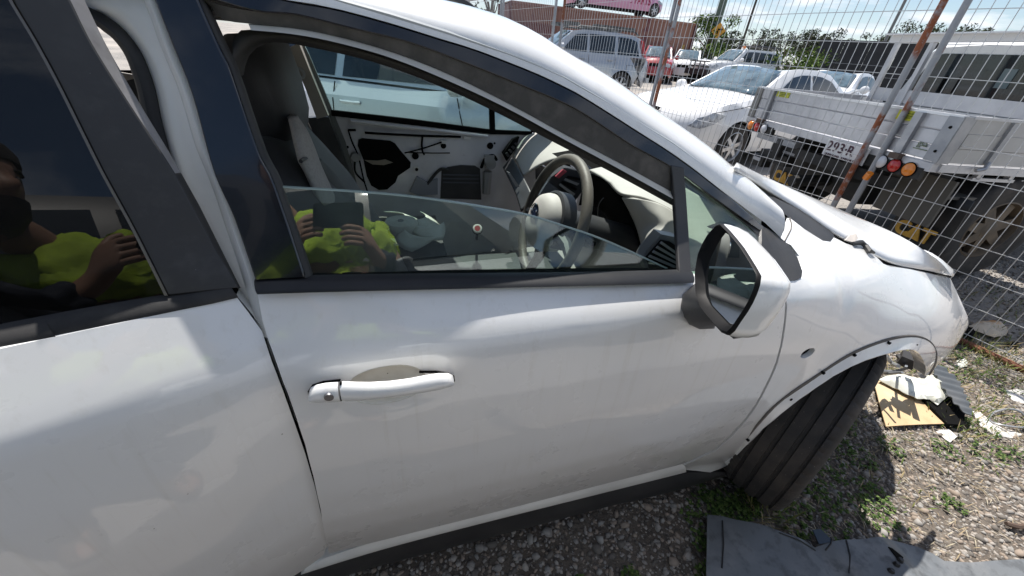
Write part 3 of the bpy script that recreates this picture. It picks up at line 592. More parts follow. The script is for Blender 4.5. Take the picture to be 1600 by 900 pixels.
# driver seat
def make_seat():
    s = bpy.data.objects.new('driver_seat', None); COL.objects.link(s); s.location = (-.2, .98, .4); adopt(s, car)
    def slab(name, secs, m):
        mb = MB(); G = []
        for (x, z, dx, dy, y) in secs:
            G.append([np.array([x+dx*math.copysign(abs(math.cos(a))**.6, math.cos(a)), y+dy*math.copysign(abs(math.sin(a))**.6, math.sin(a)), z+.22*dx*math.cos(a)]) for a in np.linspace(0, 2*math.pi, 24, endpoint=False)])
        mb.grid(G, closev=True); mb.f += [tuple(range(24)), tuple(range(len(mb.v)-24, len(mb.v)))[::-1]]; return mb.build(name, m, s, sharp=60)
    slab('backrest', [(-.02, .62, .07, .23, .99), (-.06, .74, .085, .25, .99), (-.12, .9, .085, .25, .99), (-.185, 1.05, .08, .24, .99), (-.225, 1.13, .07, .215, .99), (-.245, 1.19, .055, .17, .99), (-.25, 1.215, .03, .12, .99)], M_seat)
    h = slab('headrest', [(-.215, 1.205, .035, .10, 1.0), (-.225, 1.235, .052, .125, 1.0), (-.235, 1.30, .056, .135, 1.0), (-.24, 1.36, .05, .13, 1.0), (-.242, 1.385, .03, .10, 1.0)], M_seat)
    slab('cushion', [(.0, .50, .02, .2, .99), (.0, .56, .26, .25, .99), (.0, .62, .28, .25, .99), (.0, .66, .25, .2, .99)], M_seat)
    mb = MB()
    for q in (-.05, .05): mb.tube([(-.235, .99+q, 1.17), (-.23, .99+q, 1.25)], .006, 6)
    mb.build('headrest_post', M_chrome, s)
    mb = MB()                                       # light cloth facing on the near bolster and the centre of the backrest
    a = [D(*q) for q in [(447, 180, .90), (470, 203, .90), (483, 226, .90), (491, 245, .91), (497, 262, .92), (510, 290, .93), (525, 322, .93)]]
    b = [D(*q) for q in [(453, 184, .86), (460, 212, .83), (466, 236, .82), (470, 252, .82), (478, 266, .82), (490, 292, .82), (502, 322, .82)]]
    mb.grid([[p+(q-p)*t+np.array([.012*math.sin(math.pi*t), 0, 0]) for t in np.linspace(0, 1, 6)] for p, q in zip(bez(a, 4), bez(b, 4))]); f = mb.build('bolster_facing', M_fabric, s)
    md = f.modifiers.new('t', 'SOLIDIFY'); md.thickness = .012; md.offset = 0
    a = [D(*q) for q in [(490, 246, .98), (512, 262, .98), (532, 284, .98), (552, 312, .98)]]; b = [D(*q) for q in [(490, 250, .92), (500, 268, .92), (512, 290, .92), (524, 318, .92)]]
    mb = MB(); mb.grid([[p+(q-p)*t+np.array([.015*math.sin(math.pi*t), 0, 0]) for t in np.linspace(0, 1, 6)] for p, q in zip(bez(a, 4), bez(b, 4))]); f2 = mb.build('side_bolster', mat('grey green seat vinyl', (.10, .105, .10), .7), s); f2.modifiers.new('t', 'SOLIDIFY').thickness = .01
    mb = MB(); mb.tube(bez([D(470, 252, .80), D(478, 247, .83), D(486, 247, .87), D(492, 250, .90)], 5), .004, 6); mb.build('seam', M_seat, s)
    return s
seat = make_seat()
# the far side: bare door shell with its glass, trim pillars
YF = 2.06
pd = pp('passenger_door', [(500, 200), (520, 176), (640, 191), (768, 205), (835, 209), (838, 330), (800, 420), (560, 420), (545, 330), (520, 240)], YF, M_inner, car, .03)
pp('belt_seal', [(517, 172), (640, 186), (768, 203), (832, 206), (832, 211), (768, 210), (640, 195), (518, 181)], YF-.012, M_black, pd, .02)
mb = MB(); mb.tube([D(548, 189, YF-.02), D(660, 201, YF-.02), D(762, 213, YF-.02)], .008, 8); mb.build('door_rail', M_inner, pd)
pp('service_hole', [(560, 218), (566, 216), (610, 220), (617, 224), (628, 238), (642, 254), (641, 262), (622, 275), (618, 285), (605, 296), (592, 297), (580, 290), (573, 275), (568, 250), (559, 228)], YF-.004, M_black, pd, .01)
pp('torn_membrane', [(569, 250), (590, 251), (602, 249), (614, 254), (600, 258), (582, 257)], YF-.008, mat('dirty film', (.25, .22, .18), .7), pd, .003)
pp('speaker_hole', [(690, 266), (700, 261), (720, 258), (742, 259), (750, 264), (752, 312), (688, 310)], YF-.004, M_dashd, pd, .01)
for k in range(3): pp('slat', [(692, 272+6*k), (748, 273+6*k), (748, 275+6*k), (692, 274+6*k)], YF-.008, mat('blue grey plastic', (.08, .09, .11), .5), pd, .003)
for (x, y, r) in [(649, 244, .017), (693, 228, .014), (766, 228, .017), (651, 265, .008), (543, 230, .006), (773, 224, .005)]:
    MB().lathe([(0, 0), (r, 0), (r, .01)], D(x, y, YF-.005), (0, 1, 0), 14).build('access_hole', M_black, pd)
MB().lathe([(.009, 0), (.017, 0), (.017, .01)], D(651, 265, YF-.007), (0, 1, 0), 14).build('grommet', mat('pale plastic', (.6, .6, .6), .5), pd)
def cable(name, pts, r, m=M_black, y=YF-.015, par=None): mb = MB(); mb.tube(bez([D(p[0], p[1], y) for p in pts], 5), r, 5); return mb.build(name, m, par or pd)
cable('wiring', [(570, 207), (600, 209), (660, 212), (700, 213), (720, 214)], .006)
cable('wiring', [(544, 203), (556, 203)], .006); cable('wiring', [(544, 203), (550, 222), (560, 245), (568, 280), (575, 302)], .004)
cable('wiring', [(555, 248), (554, 262), (557, 272), (570, 285)], .005); cable('cable_rod', [(632, 239), (660, 232), (690, 222)], .004); cable('cable_rod', [(634, 238), (670, 239), (703, 239)], .003)
cable('wiring', [(660, 213), (659, 226), (660, 236), (663, 242)], .005); cable('wiring', [(668, 288), (680, 272), (690, 264), (702, 266)], .008, M_dashd)
pp('connector', [(725, 213), (736, 214), (736, 218), (725, 217)], YF-.012, M_whiteB, pd, .01)
pp('connector', [(689, 219), (698, 220), (697, 225), (688, 224)], YF-.014, mat('pale plastic', (.6, .6, .6), .5), pd, .012)
MB().lathe([(0, .02), (.02, .02), (.026, 0)], D(556, 245, YF-.002), (0, -1, 0), 12).build('lock_boss', M_silver, pd)
mt = MB(); mt.lathe([(0, .05), (.028, .05), (.032, .0)], D(764, 253, YF-.0), (0, -1, 0), 12); mt.box(D(764, 248, YF-.05), (.05, .03, .04)); mt.tube([D(762, 268, YF-.02), D(760, 302, YF-.02)], .024, 8); mt.build('window_motor', M_silver, pd)
mw = MB(); mw.tube(bez([D(752, 262, YF-.03), D(758, 248, YF-.05), D(770, 243, YF-.05), D(776, 250, YF-.04)], 5), .008, 6); mw.build('motor_harness', M_black, pd)
cl = [D(q[0], q[1], YF-.02) for q in [(645, 290), (652, 276), (668, 286), (684, 280), (684, 304), (655, 306), (640, 300)]]
mb = MB(); mb.poly(cl, (0, .03, 0)); mb.build('hanging_film', mat('blue film scrap', (.24, .26, .30), .3), pd, smooth=False)
pp('passenger_glass', [(474, 66), (520, 175), (640, 190), (766, 204), (768, 134), (700, 100), (600, 60)], YF+.004, M_farglass, pd, .004)
pp('quarter_glass', [(772, 138), (772, 204), (833, 206), (832, 186)], YF+.004, M_farglass, pd, .004)
pp('window_divider', [(764, 134), (772, 138), (774, 206), (766, 205)], YF-.004, M_black, pd, .02)
pp('quarter_frame', [(770, 134), (778, 140), (836, 184), (836, 208), (831, 207), (831, 188), (774, 146)], YF-.004, M_black, pd, .02)
pp('door_frame', [(466, 68), (474, 68), (482, 84), (521, 176), (540, 222), (560, 296), (552, 296), (530, 222), (511, 178)], YF-.006, mat('frame seal grey', (.16, .17, .17), .4, coat=.3), pd, .02)
# far pillar: bare inner metal between quarter glass and dash
patch('far_screen_pillar', [[(752, 100, 2.0), (790, 122, 2.0), (836, 155, 1.99), (900, 196, 1.97), (960, 224, 1.95)], [(772, 134, 2.045), (802, 156, 2.045), (834, 183, 2.045), (850, 205, 2.03), (880, 214, 2.0)]], mat('bare pillar metal', (.50, .50, .55), .45, noise=(5, (.42, .41, .44), .4, .7)), car, 4)
# far centre pillar trims and belt
pp('pillar_trim', [(440, 78), (467, 68), (513, 181), (495, 186), (478, 140), (456, 90)], YF-.06, M_beigep, car, .05)
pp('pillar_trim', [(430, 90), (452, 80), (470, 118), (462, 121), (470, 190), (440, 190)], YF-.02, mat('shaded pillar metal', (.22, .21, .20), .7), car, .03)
pp('lower_pillar_trim', [(470, 184), (514, 184), (530, 226), (553, 298), (560, 330), (480, 330)], YF-.05, M_dashd, car, .05)
mb = MB(); mb.lathe([(.012, .012), (.022, .012), (.022, -.004), (.012, -.004)], D(468, 115, YF-.08), (.2, -1, .2), 16); mb.build('belt_anchor', M_silver, car)
mb = MB(); a_, b_ = [D(*q) for q in [(449, 120, YF-.1), (468, 118, YF-.1)]], [D(*q) for q in [(462, 185, YF-.14), (490, 300, YF-.2)]]
mb.poly([D(452, 120, YF-.1), D(467, 119, YF-.1), D(496, 300, YF-.16), D(478, 300, YF-.16)], (0, .004, 0)); mb.build('seat_belt', M_seat, car, smooth=False)
# what shows through the rear opening: far rear quarter with its window
pp('far_rear_trim', [(130, 110), (215, 110), (290, 300), (210, 330), (150, 200)], 2.0, M_black, car, .02)
pp('far_rear_trim', [(150, 108), (178, 112), (212, 118), (212, 132), (196, 140), (180, 128)], 1.9, M_beigep, car, .02)
pp('rear_bench', [(190, 128), (230, 118), (300, 320), (240, 330)], 1.5, M_seat, car, .4)
# dash
dash = patch('dashboard', [
    [(806, 232, 2.03), (818, 216, 2.04), (842, 207, 2.04), (879, 203, 2.0), (910, 206, 1.95), (965, 232, 1.80)],
    [(803, 243, 1.98), (824, 226, 1.97), (852, 216, 1.93), (886, 212, 1.85), (915, 222, 1.74), (938, 234, 1.60)],
    [(808, 254, 1.90), (832, 238, 1.84), (860, 230, 1.78), (888, 227, 1.70), (910, 232, 1.62), (935, 237, 1.56)],
    [(818, 276, 1.72), (838, 262, 1.66), (858, 252, 1.60), (878, 247, 1.55), (902, 242, 1.53), (933, 239, 1.53)]], M_dash, car, 6)
patch('dash_face', [[(800, 246, 1.94), (812, 266, 1.78), (824, 288, 1.62), (836, 312, 1.50)], [(786, 262, 1.94), (796, 282, 1.78), (806, 304, 1.62), (814, 330, 1.50)]], M_dashd, dash, 6)
pp('silver_strip', [(792, 268), (797, 270), (812, 292), (806, 292)], 1.62, M_silver, dash, .006)
pp('corner_vent', [(786, 240), (802, 218), (812, 214), (806, 232), (792, 252)], 2.0, M_black, dash, .03)
for k in range(4): pp('vent_slat', [(790+4.5*k, 240-5*k), (793+4.5*k, 238-5*k), (797+4.5*k, 243-6*k), (794+4.5*k, 246-6*k)], 1.985, M_dashd, dash, .01)
# dark slot of the missing centre display, with its pale rim
pp('display_recess', [(876, 249), (935, 238), (931, 226), (1010, 272), (1040, 282), (1000, 276), (930, 266), (905, 262)], [1.48, 1.50, 1.52, 1.15, 1.1, 1.2, 1.38, 1.42], M_black, dash, .10)
pp('display_rim', [(924, 225), (934, 226), (1008, 262), (1024, 274), (1006, 272)], [1.5, 1.5, 1.18, 1.1, 1.12], mat('pale grey plastic', (.40, .40, .43), .4), dash, .03)
pp('vent_strip', [(888, 249), (912, 254), (924, 262), (928, 270), (916, 268), (900, 256)], 1.36, mat('pale grey plastic', (.40, .40, .43), .4), dash, .03)
# instrument hood over the driver's side
patch('instrument_hood', [
    [(921, 267, 1.22), (950, 262, 1.20), (1000, 268, 1.10), (1036, 274, 1.02), (1070, 292, .96)],
    [(930, 271, 1.14), (958, 276, 1.10), (1000, 288, 1.02), (1040, 300, .95), (1070, 312, .90)],
    [(942, 277, 1.06), (966, 292, 1.00), (1000, 300, .94), (1040, 313, .88), (1070, 330, .84)],
    [(952, 283, 1.00), (970, 303, .95), (1005, 310, .88), (1040, 325, .82), (1070, 345, .78)]], M_dash, dash, 6)
patch('dash_end', [
    [(973, 308, .95), (1005, 312, .86), (1035, 322, .80), (1070, 346, .765)],
    [(985, 330, .93), (1010, 330, .83), (1036, 340, .775), (1070, 360, .745)],
    [(997, 358, .91), (1015, 352, .81), (1040, 358, .75), (1070, 376, .73)],
    [(1004, 385, .86), (1012, 372, .78), (1036, 368, .73), (1070, 385, .70)],
    [(1003, 398, .82), (1012, 384, .74), (1032, 372, .70), (1070, 388, .69)]], M_dash, dash, 6)
patch('instrument_shroud', [[(916, 272, 1.24), (936, 274, 1.14), (958, 292, 1.03), (985, 330, .96), (1003, 385, .90)], [(905, 320, 1.3), (925, 320, 1.25), (945, 330, 1.2), (965, 360, 1.1), (985, 400, 1.0)]], M_black, dash, 5)
patch('cluster_lens', [[(925, 300, 1.30), (960, 310, 1.20), (990, 340, 1.08)], [(915, 380, 1.28), (950, 390, 1.2), (985, 398, 1.05)]], mat('cluster face', (.004, .004, .005), .25), dash, 5)
for (x, y, w, h, yy) in [(948, 332, 14, 24, 1.14), (985, 360, 9, 22, 1.02)]:
    mb = MB(); mb.tube([D(x+w*math.cos(a), y+h*math.sin(a), yy) for a in np.linspace(1.5, 4.4, 14)], .0018, 5); mb.build('gauge_ring', mat('gauge ring', (.22, .22, .22), .3, metal=.5), dash)
patch('dash_side', [
    [(1058, 288, .98), (1110, 318, .94), (1160, 345, .90), (1202, 372, .87)], [(1058, 338, .82), (1110, 358, .80), (1160, 378, .79), (1202, 396, .79)],
    [(1058, 384, .72), (1110, 395, .71), (1160, 406, .72), (1202, 416, .74)], [(1058, 432, .69), (1110, 434, .69), (1160, 436, .70), (1202, 438, .72)]], M_dash, dash, 6)
pp('demister_vent', [(1108, 356), (1130, 348), (1150, 352), (1128, 362)], .775, M_black, dash, .01)
# end vent with slats
vent = pp('side_vent', [(1003, 405), (1010, 392), (1033, 366), (1062, 372), (1075, 384), (1075, 428), (1040, 428), (1012, 425)], [.70, .70, .68, .66, .65, .65, .67, .69], M_silver, dash, .03)
pp('vent_mouth', [(1012, 404), (1036, 377), (1050, 380), (1075, 396), (1075, 426), (1040, 428), (1018, 424)], .655, M_black, dash, .01)
for k in range(4): pp('vent_slat', [(1014+6*k, 402-7*k), (1017+6*k, 399-7*k), (1075, 424-9*k+3*k), (1075, 428-9*k+3*k)], .652, mat('grey slat', (.25, .25, .25), .5), dash, .004)
# centre stack behind the wheel
stk = pp('centre_stack', [(838, 310), (862, 276), (882, 262), (904, 268), (916, 290), (886, 332), (846, 340)], 1.36, M_dashd, dash, .06)
pp('hazard_switch', [(868, 276), (880, 265), (886, 268), (873, 279)], 1.35, mat('red switch', (.34, .06, .08), .4), dash, .01)
for k in range(4): pp('centre_vent_slat', [(874+4*k, 290-4*k), (876+4*k, 287-4*k), (899+3*k, 303-8*k), (896+3*k, 306-8*k)], 1.345, M_silver if k % 2 == 0 else M_black, dash, .006)
pp('radio', [(842, 306), (856, 284), (882, 302), (866, 322), (845, 318)], 1.35, mat('radio face', (.10, .11, .13), .25), dash, .01)
mb = MB(); mb.tube(bez([D(838, 304, 1.34), D(846, 290, 1.34), D(853, 281, 1.34)], 4), .006, 6); mb.build('trim_loop', M_silver, dash)
# steering wheel
sw = bpy.data.objects.new('steering_wheel', None); COL.objects.link(sw); SWC = np.array([.425, .965, .985]); sw.location = SWC; adopt(sw, car)
SN = np.array([-math.cos(R(16)), 0, math.sin(R(16))]); SUv = np.array([math.sin(R(16)), 0, math.cos(R(16))]); SR = np.array([0, 1, 0])
def swp(a, r, h=0): return SWC+SN*h+(SUv*math.cos(a)+SR*math.sin(a))*r
def swp_ring(a0, a1, r, tr, n): return [swp(a, r) for a in np.linspace(a0, a1, n)]
mb = MB(); mb.grid([[swp(a, .178+.0145*math.cos(b), .0140*math.sin(b)) for b in np.linspace(0, 2*math.pi, 12, endpoint=False)] for a in np.linspace(0, 2*math.pi, 56, endpoint=False)], closeu=True, closev=True)
mb.build('rim', mat('wheel leather with painted sun', (.05, .046, .042), .55, noise=[(2.6, (.14, .128, .11), .48, .58)], bump=(90, .3, .002)), sw)  # pale tan blotches in the colour stand in for sunlight on the rim
mb = MB()
for h, s in ((.0, 1.0), (.02, 1.0), (.045, .93), (.06, .75), (.065, .4), (.066, .02)): pass
G = [[swp(a, (.078 if math.cos(a) > -.3 else .088)*s, h) for a in np.linspace(0, 2*math.pi, 28, endpoint=False)] for h, s in ((-.03, .95), (.0, 1.0), (.025, .98), (.042, .88), (.052, .65), (.055, .3), (.0555, .02))]
mb.grid(G, closev=True); mb.build('airbag_cover', mat('sun bleached wheel pad', (.50, .485, .46), .65, noise=(5, (.42, .405, .38), .4, .7)), sw)
mb = MB(); mb.grid([[swp(a, r, h) for r, h in ((.081, .012), (.088, .008), (.090, -.03))] for a in np.linspace(-2.2, 2.2, 26)]); o = mb.build('pad_surround', M_dashd, sw)
for a in (1.75, -1.75, 3.1):
    mb = MB(); mb.tube([swp(a, .07, -.005), swp(a, .12, -.012), swp(a, .172, 0)], [.022, .016, .012], 8); mb.build('spoke', M_dashd, sw)
mb = MB(); mb.tube([swp(a, .001) for a in (0,)]+[SWC-SN*.25], .035, 10) if False else mb.tube([SWC, SWC-SN*.1, SWC-SN*.3], .05, 10); mb.build('steering_column', M_dashd, sw)
bc = swp(.35, .018, .057)
mb = MB(); mb.tube([bc+SUv*.019*math.cos(a)+SR*.026*math.sin(a) for a in np.linspace(0, 2*math.pi, 20)], .0018, 5, caps=False); mb.lathe([(0, .0), (.02, 0)], bc, SN, 16, 1)
for sx, sy, rr in ((-.012, .003, .004), (.002, .006, .0025), (.008, .0, .0025), (.012, .006, .0025), (.004, -.006, .0025), (.014, -.003, .0025)): mb.lathe([(0, .0025), (rr, .001)], bc+SR*sx+SUv*sy, SN, 6, 0)
mb.build('badge', [M_chrome, mat('badge blue', (.02, .03, .07), .3)], sw)
mb = MB(); mb.tube([swp(1.4, .02, -.06), swp(1.45, .17, -.05)], .008, 6); mb.tube([swp(-1.4, .02, -.06), swp(-1.45, .17, -.05)], .008, 6); mb.build('column_stalk', M_black, sw)
# console with a lever, loose things lying inside
mb = MB(); mb.box((.25, YC, .48), (.9, .24, .28)); con = mb.build('centre_console', M_dashd, car, smooth=False)
ps = MB(); ps.box((-.05, 1.76, .52), (.5, .48, .16)); ps.box((-.36, 1.76, .85), (.14, .46, .7), M=Matrix.Rotation(-.25, 3, 'Y')); ps.build('passenger_seat', M_seat, car)
fc = D(627, 355, 1.62)
fan = thing('cooling_fan', 'loose white plastic cooling fan lying inside the white hatchback behind the lowered window', 'fan', fc)
M_fan = mat('white fan plastic', (.72, .72, .66), .5, noise=(9, (.58, .57, .5), .4, .7))
mb = MB(); mb.lathe([(0, .02), (.012, .02), (.012, .03), (.065, .03), (.072, .02), (.072, -.02)], fc, (0, 0, 1), 28); mb.build('hub', M_fan, fan)
MB().lathe([(.006, .034), (.012, .034), (.014, .029)], fc, (0, 0, 1), 12).build('spindle', M_silver, fan)
for k in range(7):
    a0 = 2*math.pi*k/7+.2; rows = []
    for r in np.linspace(.07, .19, 7):
        t = (r-.07)/.12; aa = a0+.55*t*t; rows.append([fc+np.array([r*math.cos(aa+w), r*math.sin(aa+w), .012+w*.05-.02*t]) for w in np.linspace(-.24-.12*t, .2+.1*t, 5)])
    mb = MB(); mb.grid(rows); o = mb.build('blade', M_fan, fan); md = o.modifiers.new('t', 'SOLIDIFY'); md.thickness = .003
kc = D(746, 357, 1.42)
knob = thing('gear_knob', 'round red and white topped knob seen through the lowered window', 'gear knob', kc)
kn = Vector((-.15, -.75, .65))
MB().lathe([(.0, .0), (.0, .004), (.012, .004)], kc, kn, 16).build('knob_face', mat('knob red', (.42, .05, .05), .3), knob)
MB().lathe([(.012, .004), (.0175, .003), (.020, -.004)], kc, kn, 20).build('knob_ring', mat('knob white', (.75, .72, .68), .3), knob)
MB().lathe([(.020, -.004), (.021, -.02), (.012, -.05), (.006, -.055), (.006, -.16), (0, -.16)], kc, kn, 16).build('knob_body', M_black, knob)
# ---------------------------------------------------------------- other vehicles: one builder, a spec for each
M_carglass = mat('dark car glass', (.012, .016, .02), .03, spec=.8, noise=(2.5, (.035, .045, .055), .45, .7))
M_screenb = mat('car windscreen', (.10, .15, .18), .05, spec=.9, noise=[(3, (.03, .05, .06), .45, .65), (5, (.22, .27, .29), .55, .8)])
M_lens = mat('headlamp lens', (.45, .47, .5), .08, coat=1, noise=(18, (.12, .13, .15), .45, .65))
M_red = mat('red lens', (.45, .015, .012), .15, coat=.6, bump=(120, .3, .002)); M_amber = mat('amber lens', (.75, .22, .015), .15, coat=.6, bump=(120, .3, .002)); M_clear = mat('clear lens', (.6, .6, .62), .12, coat=.8, bump=(140, .6, .003))
M_silverp = mat('silver car paint', (.42, .44, .47), .3, metal=.5, coat=1, noise=(4, (.36, .37, .39), .4, .8))
M_redp = mat('red car paint', (.34, .025, .03), .35, coat=1)
M_pink = mat('pink car paint', (.60, .30, .44), .4, coat=.6, noise=(2, (.52, .25, .38), .4, .8))
M_greyp = mat('grey car paint', (.30, .315, .33), .3, metal=.35, coat=1, noise=(4, (.26, .27, .28), .4, .8))
def lobj(mb, name, m, parent, **k): return mb.build(name, m, parent, world=False, **k)
def make_wheel(parent, x, y, r, w=.2, side=1, spokes=6, steer=0., hub=.66, zo=0., rimm=None):
    t = MB(); ax = Vector((0, side, 0)); rot = Matrix.Rotation(steer, 3, 'Z'); ax = rot @ ax; c = Vector((x, y, r+zo))
    h = w/2
    t.lathe([(r*hub, -h), (r*.93, -h), (r, -h*.6), (r, h*.6), (r*.985, h*.85), (r*.93, h), (r*.8, h*1.06), (r*hub, h*.92)], c, ax, 36)
    w_ = lobj(t, 'wheel', M_tyre, parent, sharp=45)
    m = MB(); m.lathe([(r*hub, h*.92), (r*hub*.96, h*.95), (r*hub*.9, h*.7), (r*hub*.88, -h*.6)], c, ax, 36)
    u = ax.orthogonal().normalized(); v = ax.cross(u)
    for k in range(spokes):
        a = 2*math.pi*k/spokes; d = u*math.cos(a)+v*math.sin(a); e = ax.cross(d)
        P = [c+ax*h*.8+d*r*.12+e*r*.10, c+ax*h*.8+d*r*.12-e*r*.10, c+ax*h*.72+d*r*hub*.92-e*r*.075, c+ax*h*.72+d*r*hub*.92+e*r*.075]; m.poly(P, -ax*h*.3)
    m.lathe([(0, h*.86), (r*.13, h*.84), (r*.17, h*.78), (r*.17, h*.4)], c, ax, 16)
    lobj(m, 'rim', rimm or M_rim, w_, sharp=30)
    b = MB(); b.lathe([(0, h*.2), (r*hub*.88, h*.2)], c, ax, 20); lobj(b, 'spoke_shade_disc', mat('spoke shade', (.03, .03, .03), .7), w_)  # dark disc stands in for the shade behind the spokes
    return w_
def make_car(name, label, pos, hd, dz, sp, group=None, sc=1.):
    """sp: low/cab outlines in side view (x forward), W half width, paint, wheels; glass etc. follow the same skin"""
    root = thing(name, label, sp.get('cat', 'car'), (pos[0], pos[1], dz), hd, group); root.scale = (sc, sc, sc)
    Wd, L, paint, rw = sp['W'], sp['L'], sp['paint'], sp['rw']; zb = sp['belt']; st = sp.get('step', .13); tum = sp.get('tum', .36)
    topz = sp['hood']                                     # (x, z) front -> windscreen base -> belt -> tail
    z0 = sp.get('z0', .26)
    arch = []
    for xw in sp['wx']:
        ra = rw*1.13; a0 = math.asin((rw-z0)/ra)
        arch.append([(xw+ra*math.cos(a), rw+ra*math.sin(a)) for a in np.linspace(math.pi+a0, -a0, 14)])
    low = sp['tail'][::-1]+arch[0]+arch[1]+sp['nose']+topz
    ntop0 = len(sp['tail'])+28
    def plan(x): return 1-.075*abs(x/(L/2))**3.2-.16*max(0, abs(x)/(L/2)-.86)/.14*max(0, abs(x)/(L/2)-.86)*7
    def Wl(x, z):
        w = Wd*plan(x)-.05*((z-.62)/.4)**2*(1 if z < .62 else .9)
        d = np.min(segdist([(x, z)], TOPSEG)) if len(TOPSEG) else 9; r = sp.get('round', .09)
        if d < r: w -= r*.8-math.sqrt(max(0, r*r-(r-d)**2))*.8
        for xw in sp['wx']:
            dd = math.hypot(x-xw, z-rw); w += .022*float(sm(rw*1.42, rw*1.16, dd))
        return w
    class OpenPoly(list): pass
    tp = sp['nose']+topz+sp['tail'][:1]
    TOPSEG = tp+tp[::-1][1:-1]
    def side(sgn, outline, wf, nm, m, parent, off=0., thick=.0, holes=(), step=st):
        return panel(nm, outline, lambda x, z: (x, sgn*(wf(x, z)+off), z), m, parent, holes=holes, step=step, thick=thick, inward=(0, -sgn, 0), world=False)
    def hull(outline, wf, crown, nm, m, parent, nseg=8, dark=None, flat=()):
        V, Fc = tri2d(outline, (), st); v = []; f = []; mi = []
        for sgn in (1, -1):
            n = len(v); v += [(x, sgn*wf(x, z), z) for x, z in V]; f += [tuple(i+n for i in (q if sgn > 0 else q[::-1])) for q in Fc]; mi += [0]*len(Fc)
        rs = resamp(outline, st); cen = np.mean(outline, 0); k0 = len(v)
        for i, p in enumerate(rs):
            a, b = rs[i-1], rs[(i+1) % len(rs)]; t = b-a; nn = np.array([t[1], -t[0]]); nn /= max(1e-9, np.linalg.norm(nn))
            c = crown(p)
            for j in range(nseg+1):
                q = 1-2*j/nseg; w = wf(*p); v.append((p[0]+nn[0]*c*(1-q*q), q*w, p[1]+nn[1]*c*(1-q*q)))
        for i in range(len(rs)):
            i2 = (i+1) % len(rs)
            for j in range(nseg): f.append((k0+i*(nseg+1)+j, k0+i2*(nseg+1)+j, k0+i2*(nseg+1)+j+1, k0+i*(nseg+1)+j+1)); mi.append(1 if dark and dark(rs[i], rs[i2]) else 0)
        mp = {}; vv = []; idx = []
        for p in v:                                       # weld
            k = tuple(round(c*2e3) for c in p)
            if k not in mp: mp[k] = len(vv); vv.append(p)
            idx.append(mp[k])
        ff = []; m2 = []
        for q, c in zip(f, mi):
            g = []
            for i in q:
                if idx[i] not in g: g.append(idx[i])
            if len(g) > 2: ff.append(tuple(g)); m2.append(c)
        return obj(nm, vv, ff, [m, M_black], parent, mi=m2, world=False, sharp=32)
    def crl(p):
        x, z = p
        if x > L/2-.45 and z < zb: return sp.get('nosecrown', .16)
        if x < -L/2+.3 and z < zb: return .10
        if z > rw*2 and x > sp['cab'][0][0]-.1: return sp.get('hoodcrown', .05)
        if z > zb-.12: return .03
        return 0
    body = hull(low, Wl, crl, 'body', paint, root, dark=lambda a, b: a[1] < rw*2.0 and not (a[0] > L/2-.5 or a[0] < -L/2+.35) or a[1] <= z0+.01)
    cabp = sp['cab']                                      # base front, up over the roof, to base rear
    wtop = sp.get('wcab', .90)
    def Wc(x, z):
        w = Wd*plan(x)*wtop-.04-tum*max(0, z-zb)
        d = np.min(segdist([(x, z)], CSEG)); r = .07
        if d < r: w -= .6*(r-math.sqrt(max(0, r*r-(r-d)**2)))
        return w
    cs_ = cabp; CSEG = cs_+cs_[::-1][1:-1]
    cab = hull(cabp[::-1], Wc, lambda p: sp.get('roofcrown', .05) if p[1] > zb+.06 else 0, 'cabin', sp.get('roofpaint', paint), root)
    # glass: side panes, front and rear screens on the same skin
    def strip(nm, p0, p1, t0, t1, m, crown, wf, off=.006, n=8, parent=root, q0=-1, q1=1):
        p0, p1 = np.array(p0, float), np.array(p1, float); t = p1-p0; nn = np.array([t[1], -t[0]])/np.linalg.norm(t)
        if nn[1] < 0 and abs(nn[1]) > .05 or (abs(nn[1]) <= .05 and nn[0]*(p0[0]) < 0): nn = -nn
        G = []
        for s in np.linspace(t0, t1, 6):
            p = p0+t*s; w = wf(*p)*.995; row = []
            for q in np.linspace(q0, q1, n+1):
                c = crown*(1-q*q)+off; row.append((p[0]+nn[0]*c, q*w, p[1]+nn[1]*c))
            G.append(row)
        mb = MB(); mb.grid(G); o = lobj(mb, nm, m, parent); md = o.modifiers.new('t', 'SOLIDIFY'); md.thickness = .006; md.offset = 1; return o
    rc = sp.get('roofcrown', .05)
    strip('windscreen', cabp[0], cabp[1], .04, .93, sp.get('screen', M_screenb), rc, Wc, q0=-.90, q1=.90)
    strip('rear_screen', cabp[-1], cabp[-2], .12, .9, M_carglass, rc, Wc, q0=-.86, q1=.86)
    for sgn in (1, -1):
        for wp in sp['win']: side(sgn, wp, Wc, 'side_window', sp.get('glass', M_carglass), cab, .006, .004, step=.1)
        for seam in sp.get('seams', ()):
            mb = MB(); mb.tube([(x, sgn*(Wl(x, z)+.001), z) for x, z in resamp(seam, .12, False)], .005, 4); lobj(mb, 'door_seam', M_black, body)
        for hx, hz in sp.get('handles', ()):
            mb = MB(); mb.tube([(hx-.09, sgn*(Wl(hx, hz)+.005), hz), (hx-.06, sgn*(Wl(hx, hz)+.035), hz), (hx+.06, sgn*(Wl(hx, hz)+.035), hz), (hx+.09, sgn*(Wl(hx, hz)+.005), hz)], .015, 6); lobj(mb, 'door_handle', sp.get('hmat', paint), root)
        mx, mz = sp.get('mirror', (cabp[0][0]-.25, zb+.08)); mb = MB()
        mb.lathe([(0, .06), (.06, .055), (.10, .02), (.105, -.05), (.09, -.07), (0, -.07)], (mx, sgn*(Wd*.93+.13), mz), (1, 0, 0), 14); mb.tube([(mx, sgn*Wd*.86, mz-.05), (mx, sgn*(Wd*.93+.06), mz-.02)], .025, 6); lobj(mb, 'wing_mirror', sp.get('mmat', paint), root)
